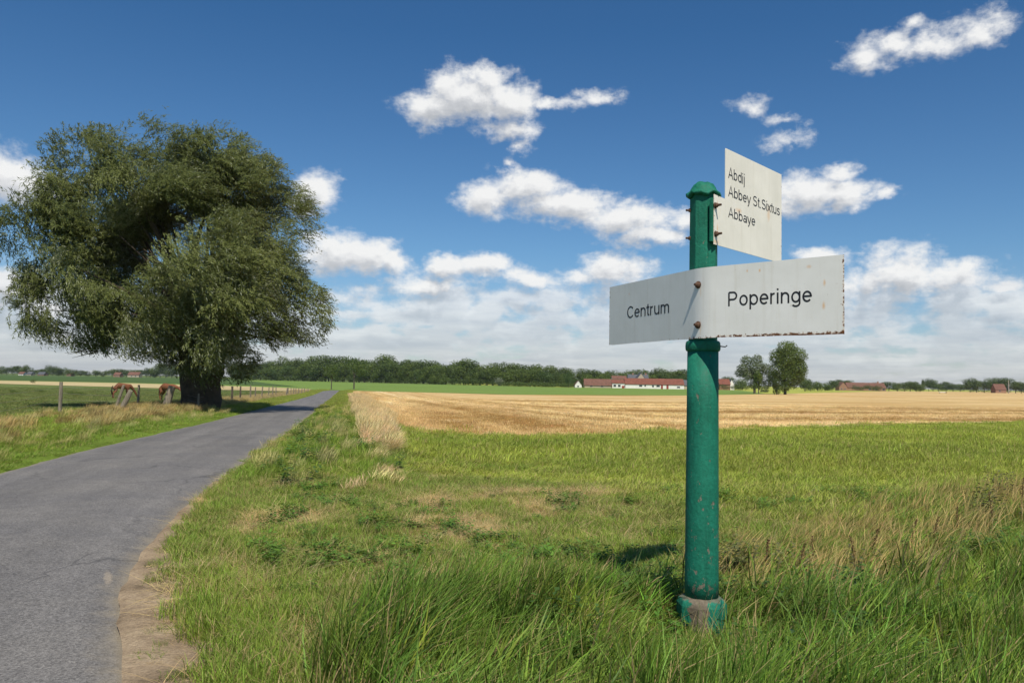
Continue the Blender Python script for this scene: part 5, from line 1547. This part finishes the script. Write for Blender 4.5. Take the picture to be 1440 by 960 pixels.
building('white_gable_shed', 'white gabled shed at the left end of the farm', 808.5, 818, 540, 541.0, 535.0, M_WHITEWALL, M_BROWNROOF, 8, gable_end=True, wins=[(.35, .6, .3, .7)])
building('farmhouse', 'grey roofed farmhouse with white end wall rising behind the barns', 861, 881, 585, 532.6, 528.5, M_WHITEWALL, M_BROWNROOF, 8, wins=[(.1, .25, .75, .9), (.75, .95, .75, .9)])
building('slate_house', 'slate roofed house standing behind the middle of the barn', 884, 912, 590, 532.5, 526.8, M_WHITEWALL, M_GREYROOF, 9, chim=[(.25, 1.2, 1.2), (.9, 1.2, 1.4)], wins=[(.2, .28, .8, .95)])
building('stepped_gable_house', 'tan brick house with a pointed gable facing the field', 896, 907, 578, 532.0, 524.5, M_TANWALL, M_GREYROOF, 10, gable_end=True, wins=[(.4, .6, .8, .95)])
building('end_shed', 'low grey shed closing the right end of the farm', 960, 974, 560, 541.5, 534.5, M_TANWALL, M_GREYROOF, 9)
building('red_roofed_house', 'red roofed house half hidden by trees right of the green post', 1012, 1027, 575, 540.0, 533.0, M_BRICK, M_REDROOF, 9)
building('white_gable_house', 'white gable wall showing between trees right of the green post', 1025, 1033, 585, 541.0, 533.5, M_WHITEWALL, M_GREYROOF, 8, gable_end=True, wins=[(.4, .6, .4, .6)])
building('brick_farmhouse', 'brick farmhouse with steep brown roof at the left of the brick farm', 1180, 1192, 830, 544, 537.2, M_BRICK, M_BROWNROOF, 10, gable_end=True, wins=[(.2, .35, .3, .6), (.6, .75, .3, .6)])
building('brick_barn', 'very long brick barn with brown roof behind low bushes', 1192, 1246, 830, 545.0, 538.2, M_BRICK, M_BROWNROOF, 11, wins=[(.55, .6, .3, .7), (.72, .77, .3, .7), (.9, .97, .3, .8)], chim=[(.85, 1.3, 1.8)])
building('clump_house', 'brown roofed house glimpsed inside the far right clump', 1400, 1415, 868, 547.5, 540.0, M_BRICK, M_BROWNROOF, 9, wins=[(.3, .45, .4, .8)])
for (a, b, ye, yr, w_, rf, lab) in ((25, 32, 525.5, 522.8, M_WHITEWALL, M_BROWNROOF, 'small white house at the far left end of the skyline'), (37, 43, 525.8, 522.5, M_TANWALL, M_GREYROOF, 'tan house just right of the small white house on the left skyline'), (52, 61, 526.0, 523.0, M_BRICK, M_GREYROOF, 'grey brown house low on the left skyline'),
                                   (93, 99, 526.5, 524, M_BRICK, M_BROWNROOF, 'small dim brick house at the middle of the left skyline'), (159, 168, 527, 523.5, M_BRICK, M_BROWNROOF, 'dark red house on the skyline behind the left horse'), (179, 195, 527, 523.0, M_TANWALL, M_BROWNROOF, 'wide pale house with brown roof between the two horses on the skyline')):
    building('far_house', lab, a, b, 1035, ye, yr, w_, rf, 9, wins=[(.3, .4, .3, .7), (.65, .75, .3, .7)])
# pale pole at the far right and the low white trough
def far_pole():
    D = 780; q = at_d(1418.5, 551, D); top = CAM_H + px_ray(1418.5, 534.5).z * D
    root = tag(empty('utility_pole', (q.x, D, -2.0)), 'pale concrete utility pole in front of the far right clump', 'utility pole')
    bm = bmesh.new(); tube(bm, [(0, 0, -.2), (0, 0, top + 2)], [.42, .26], 8); bm_obj('pole', bm, simple('pale_concrete', (.42, .38, .32), .9, .1), root)
    bm = bmesh.new(); box(bm, (0, 0, top + 1.6), (1.6, .14, .14)); bm_obj('crossarm', bm, M_TIMBER_DARK, root)
far_pole()
def trough():
    D = 640; q = at_d(1325, 551, D); root = tag(empty('feed_trough', (q.x, D, -2.0)), 'low white trough lying at the far edge of the stubble at right', 'trough')
    bm = bmesh.new(); box(bm, (0, 0, .55), (5.0, .9, .12)); box(bm, (0, -.42, .8), (5.0, .06, .5)); box(bm, (0, .42, .8), (5.0, .06, .5)); box(bm, (-2.47, 0, .8), (.06, .78, .5)); box(bm, (2.47, 0, .8), (.06, .78, .5)); bm_obj('basin', bm, M_WHITEWALL, root)
    for sx in (-2.2, 2.2):
        bm = bmesh.new(); box(bm, (sx, 0, .24), (.15, .8, .49)); bm_obj('leg', bm, M_TIMBER_DARK, root)
    q = at_d(1330.5, 549, D - 4); bm = bmesh.new(); tube(bm, [(0, 0, -.2), (0, 0, 1.9)], [.28, .2], 7)
    o = bm_obj('marker_post', bm, M_TIMBER_DARK); o.location = (q.x, D - 4, -2.0); tag(o, 'short dark post beside the low white trough', 'post')
trough()

# ------------------------------------------------------------------ field fence
def fence():
    root = tag(empty('field_fence', (-20, 45, -.5)), 'wire fence on weathered wooden posts running beside the lane', 'fence')
    rl = root.location
    def post(x, y, h, r_, lean=(0, 0), mat=None):
        z = float(ground_z(x, y)); bm = bmesh.new(); q = rnd
        tube(bm, [(0, 0, -.3), (lean[0] * .33, lean[1] * .33, h * .33), (lean[0] * .7 + q.uniform(-.01, .01), lean[1] * .7, h * .7), (lean[0], lean[1], h)], [r_ * 1.05, r_, r_ * .97, r_ * .9], 8, wob=.12)
        o = bm_obj('fence_post', bm, mat or M_TIMBER, root); o.location = Vector((x, y, z)) - rl
        return Vector((x + lean[0], y + lean[1], z + h))
    tops = []
    specs = [(-40, 595, 548, 26, .09, 0, 0), (84, 583, 536, 39, .085, 0, 0), (160, 585, 541, 41, .08, .45, 0), (194, 573, 541, 47, .07, 0, 0), (240, 570, 543, 53, .07, .05, 1), (279, 566, 553, 47.0, .06, 0, 0), (308, 567, 546, 60, .10, .05, 1), (326, 566, 543, 66, .09, 0, 1), (337.5, 563, 542.5, 73, .08, .02, 1), (352, 558, 541.5, 82, .08, 0, 0), (359, 558, 544, 88, .07, 0, 0), (368, 557, 543, 93, .08, .08, 0), (378, 555, 544, 101, .07, 0, 0), (383.5, 555, 542.5, 107, .08, 0, 0), (388, 554, 543, 112, .07, 0, 0),
             (402, 553.5, 545, 124, .12, .25, 0), (405, 553.5, 544.5, 128, .08, 0, 0), (409, 553.5, 544.5, 134, .07, 0, 0), (413, 553, 545, 140, .08, 0, 0), (416, 552.5, 545, 146, .08, 0, 0), (420, 552, 544.5, 152, .08, 0, 0), (424, 551.5, 544.5, 160, .08, .1, 0), (428, 551, 544.5, 168, .08, 0, 0), (433, 550.5, 545, 180, .08, 0, 0)]
    for (px, yb, yt, D, r_, ln, dark) in specs:
        x = px_ray(px, yb).x * D; zb = float(ground_z(x, D)); zt = CAM_H + px_ray(px, yt).z * D
        h = max(.8, min(1.6, zt - zb))
        tops.append(post(x, D, h, r_, (ln, 0), M_TIMBER_DARK if dark else None))
    for lvl in (.25, .55, .85):
        bm = bmesh.new()
        pts = []
        for a, b in zip(tops, tops[1:]):
            for s_ in (0, .5):
                p = a.lerp(b, s_); p = Vector((p.x, p.y, p.z - lvl - (.04 if s_ else 0))) - rl; pts.append(p)
        pts.append(Vector((tops[-1].x, tops[-1].y, tops[-1].z - lvl)) - rl)
        tube(bm, pts, .006, 4); bm_obj('wire', bm, M_WIRE, root)
fence()
def lean_post(px, yb, D, top_px, top_py, r_, label):
    x = px_ray(px, yb).x * D; z = float(ground_z(x, D)); t_ = at_d(top_px, top_py, D) - Vector((x, D, z))
    bm = bmesh.new(); tube(bm, [-t_ * .12, t_ * .35, t_ * .7, t_], [r_ * 1.1, r_ * 1.05, r_, r_ * .92], 9, wob=.16)
    o = bm_obj('leaning_post', bm, M_TIMBER, None, bevel=.01); o.location = (x, D, z); tag(o, label, 'post', None)
lean_post(167, 584, 40.0, 184, 549, .13, 'thick weathered post leaning right, left of the grazing horses')
lean_post(232, 572, 45.5, 242, 543, .20, 'very thick weathered stump leaning right in front of the right horse')

# ------------------------------------------------------------------ horses
def horse(loc, yaw, label, neck='down', seed=1, sc_=1.0):
    root = tag(empty('horse', loc, yaw), label, 'horse'); root.scale = (sc_,) * 3
    # x forward, z up; one vertex per joint
    if neck == 'down': nk = [((.78, 0, 1.20), .21), ((1.02, 0, .98), .145), ((1.22, 0, .70), .11), ((1.32, 0, .50), .115), ((1.42, 0, .33), .085), ((1.50, 0, .17), .058), ((1.53, 0, .10), .05)]
    else: nk = [((.80, 0, 1.26), .21), ((1.05, 0, 1.22), .15), ((1.28, 0, 1.14), .12), ((1.45, 0, 1.10), .115), ((1.60, 0, 1.0), .085), ((1.76, 0, .88), .06), ((1.82, 0, .83), .052)]
    V = [((0, 0, 1.20), .30), ((-.35, 0, 1.24), .31), ((-.66, 0, 1.20), .26), ((.32, 0, 1.16), .30), ((.60, 0, 1.18), .27)]
    E = [(0, 1), (1, 2), (0, 3), (3, 4)]
    p = 4
    for q in nk: V.append(q); E.append((p, len(V) - 1)); p = len(V) - 1
    # ears
    hp = len(V) - 4
    for s_ in (-1, 1):
        b = V[hp][0]; V.append(((b[0] - .04, s_ * .07, b[2] + .10), .03)); E.append((hp, len(V) - 1)); V.append(((b[0] - .05, s_ * .085, b[2] + .20), .012)); E.append((len(V) - 2, len(V) - 1))
    q = random.Random(seed)
    for s_ in (-1, 1):   # hind legs: stifle forward, hock back
        sh = q.uniform(-.14, .14)
        ch = [((-.62, s_ * .16, .98), .17), ((-.48 + sh * .3, s_ * .18, .80), .12), ((-.76 + sh * .6, s_ * .17, .52), .07), ((-.72 + sh, s_ * .17, .14), .045), ((-.68 + sh, s_ * .17, .04), .06)]
        p = 2
        for c in ch: V.append(c); E.append((p, len(V) - 1)); p = len(V) - 1
        sh = q.uniform(-.16, .16)
        ch = [((.56, s_ * .16, .96), .15), ((.54 + sh * .3, s_ * .16, .74), .09), ((.56 + sh * .6, s_ * .15, .44), .06), ((.54 + sh, s_ * .15, .14), .042), ((.58 + sh, s_ * .15, .04), .058)]
        p = 4
        for c in ch: V.append(c); E.append((p, len(V) - 1)); p = len(V) - 1
    me = bpy.data.meshes.new('body'); me.from_pydata([v_[0] for v_ in V], E, [])
    o = bpy.data.objects.new('body', me); COL.objects.link(o)
    md = o.modifiers.new('skin', 'SKIN'); md.use_smooth_shade = True
    for i_, v_ in enumerate(V):
        sv = me.skin_vertices[0].data[i_]; r_ = v_[1]; sv.radius = (r_, r_); sv.use_root = i_ == 0
    o.modifiers.new('sub', 'SUBSURF').levels = 2; o.modifiers['sub'].render_levels = 2
    dg = bpy.context.evaluated_depsgraph_get(); m2 = bpy.data.meshes.new_from_object(o.evaluated_get(dg)); m2.name = 'body'
    bpy.data.objects.remove(o)
    m2.materials.clear(); m2.materials.append(M_CHESTNUT); m2.polygons.foreach_set('use_smooth', [True] * len(m2.polygons))
    obj('body', m2, root)
    bm = bmesh.new()
    for k in range(5): tube(bm, [(-.80, rnd.uniform(-.02, .02), 1.24), (-.90, rnd.uniform(-.05, .05), 1.08), (-.93, rnd.uniform(-.06, .06), .7), (-.90, rnd.uniform(-.08, .08), .38)], [.03, .055, .05, .012], 6)
    bm_obj('tail', bm, M_MANE, root, smooth=True)
    bm = bmesh.new()
    for k in range(7):
        s_ = k / 6; a = Vector(nk[0][0]).lerp(Vector(nk[2][0]), s_) + Vector((.0, 0, .15 - .03 * s_)); tube(bm, [a, a + Vector((-.02, .10, -.10)), a + Vector((.0, .15, -.24))], [.035, .03, .008], 5)
    bm_obj('mane', bm, M_MANE, root, smooth=True)
    for s_ in (-1, 1):
        b = V[hp][0]; bm = bmesh.new(); bmesh.ops.create_icosphere(bm, subdivisions=1, radius=.022, matrix=Matrix.Translation((b[0] + .07, s_ * .10, b[2] + .0))); bm_obj('eye', bm, M_MANE, root)
M_CHESTNUT = simple('chestnut_coat', (.20, .080, .034), .6, .25, 1.8, .1, .3, (.12, .042, .02)); M_MANE = simple('dark_hair', (.05, .028, .018), .7, .3, 6)
def horse_at(px, yback, D, yaw, label, neck, seed, hh=1.52, s=1.0):
    z = float(ground_z(px_ray(px, 550).x * D, D)); horse((px_ray(px, 550).x * D, D, z), yaw, label, neck, seed, s)
horse_at(235, 537, 72, R(-28), 'chestnut horse seen from behind and the side, head held low, close to the willow trunk', 'level', 2, s=1.08)
horse_at(171, 535, 83, R(48), 'chestnut horse grazing with head down farther left behind the leaning posts', 'down', 3, s=1.08)

# ------------------------------------------------------------------ dock plants with rusty seed spikes
def dock(px, yt, D, h, label):
    x = px_ray(px, yt).x * D; z = float(ground_z(x, D)); h = max(.35, min(1.1, CAM_H + px_ray(px, yt).z * D - z))
    root = tag(empty('dock_plant', (x, D, z)), label, 'plant', None)
    tilt = rnd.uniform(-.06, .10)
    bm = bmesh.new(); tube(bm, [(0, 0, -.05), (tilt * .4, 0, h * .5), (tilt, 0, h)], [.006, .005, .002], 5); bm_obj('stem', bm, M_DOCK, root)
    bm = bmesh.new()
    for k in range(150):
        s_ = rnd.uniform(.35, 1.0); wd_ = .032 * (1.15 - s_) ** .5 + .006; a = rnd.uniform(0, 6.28)
        c = Vector((tilt * s_ ** 1.5 + wd_ * math.cos(a) * rnd.random(), wd_ * math.sin(a) * rnd.random(), h * s_)); e = rnd.uniform(.005, .009)
        vs = [bm.verts.new(c + Vector((rnd.uniform(-e, e), rnd.uniform(-e, e), rnd.uniform(-e, e)))) for _ in range(4)]
        bm.faces.new(vs[:3]); bm.faces.new((vs[0], vs[2], vs[3])); bm.faces.new((vs[1], vs[2], vs[3]))
    o = bm_obj('seed_head', bm, M_DOCK, root); o['kind'] = 'stuff'
    for k in range(4):
        a = rnd.uniform(0, 6.28); s_ = rnd.uniform(.1, .4); ll = rnd.uniform(.08, .14); d_ = Vector((math.cos(a), math.sin(a), .3)); w_ = Vector((-math.sin(a), math.cos(a), 0)) * .018
        o_ = Vector((tilt * s_, 0, h * s_)); bm = bmesh.new()
        v_ = [bm.verts.new(o_), bm.verts.new(o_ + d_ * ll * .5 + w_), bm.verts.new(o_ + d_ * ll + Vector((0, 0, -.05))), bm.verts.new(o_ + d_ * ll * .5 - w_)]
        bm.faces.new(v_); bm_obj('leaf', bm, M_DOCKLEAF, root)
M_DOCK = simple('dock_seed', (.15, .085, .04), .9, .4, 40); M_DOCKLEAF = simple('dock_leaf', (.07, .11, .035), .6, .3, 20)
for (px, yt, D, lab) in ((1075, 768, 6.7, 'dark dock spike nearest to the signpost at right'), (1120, 776, 6.6, 'short dock spike second right of the signpost'), (1144, 758, 6.9, 'upright dock spike third right of the signpost'), (1204, 772, 6.9, 'short dark dock spike left beside the tallest one'),
                         (1221, 742, 7.2, 'tallest dark dock spike in the middle of the weedy band'), (1277, 733, 7.8, 'slim dock spike right of the tallest spike'), (1309, 728, 8.0, 'bushy dock spike in the right half of the weedy band'), (1345, 712, 8.6, 'dock spike before the last two at the right edge'), (1397, 690, 9.2, 'tall dock spike close to the right edge of the view'), (1434, 668, 9.8, 'highest standing dock spike at the very right edge')):
    dock(px, yt, D, .5, lab)

# ------------------------------------------------------------------ thin summer haze over the plain
bm = bmesh.new()
box(bm, (0, 700, 11.5), (4400, 2600, 31))
hm = bpy.data.materials.new('thin_haze'); hm.use_nodes = True; hm.node_tree.nodes.clear(); ht = NT(hm.node_tree)
ho = ht.n('ShaderNodeOutputMaterial'); hv = ht.n('ShaderNodeVolumePrincipled'); hv.inputs['Color'].default_value = (.86, .92, 1.0, 1); hv.inputs['Density'].default_value = .00006; hv.inputs['Anisotropy'].default_value = .3
ht.link(hv.outputs[0], ho.inputs['Volume'])
if HAZE: tag(bm_obj('haze', bm, hm), 'thin pale haze over the plain', None, None, 'stuff')
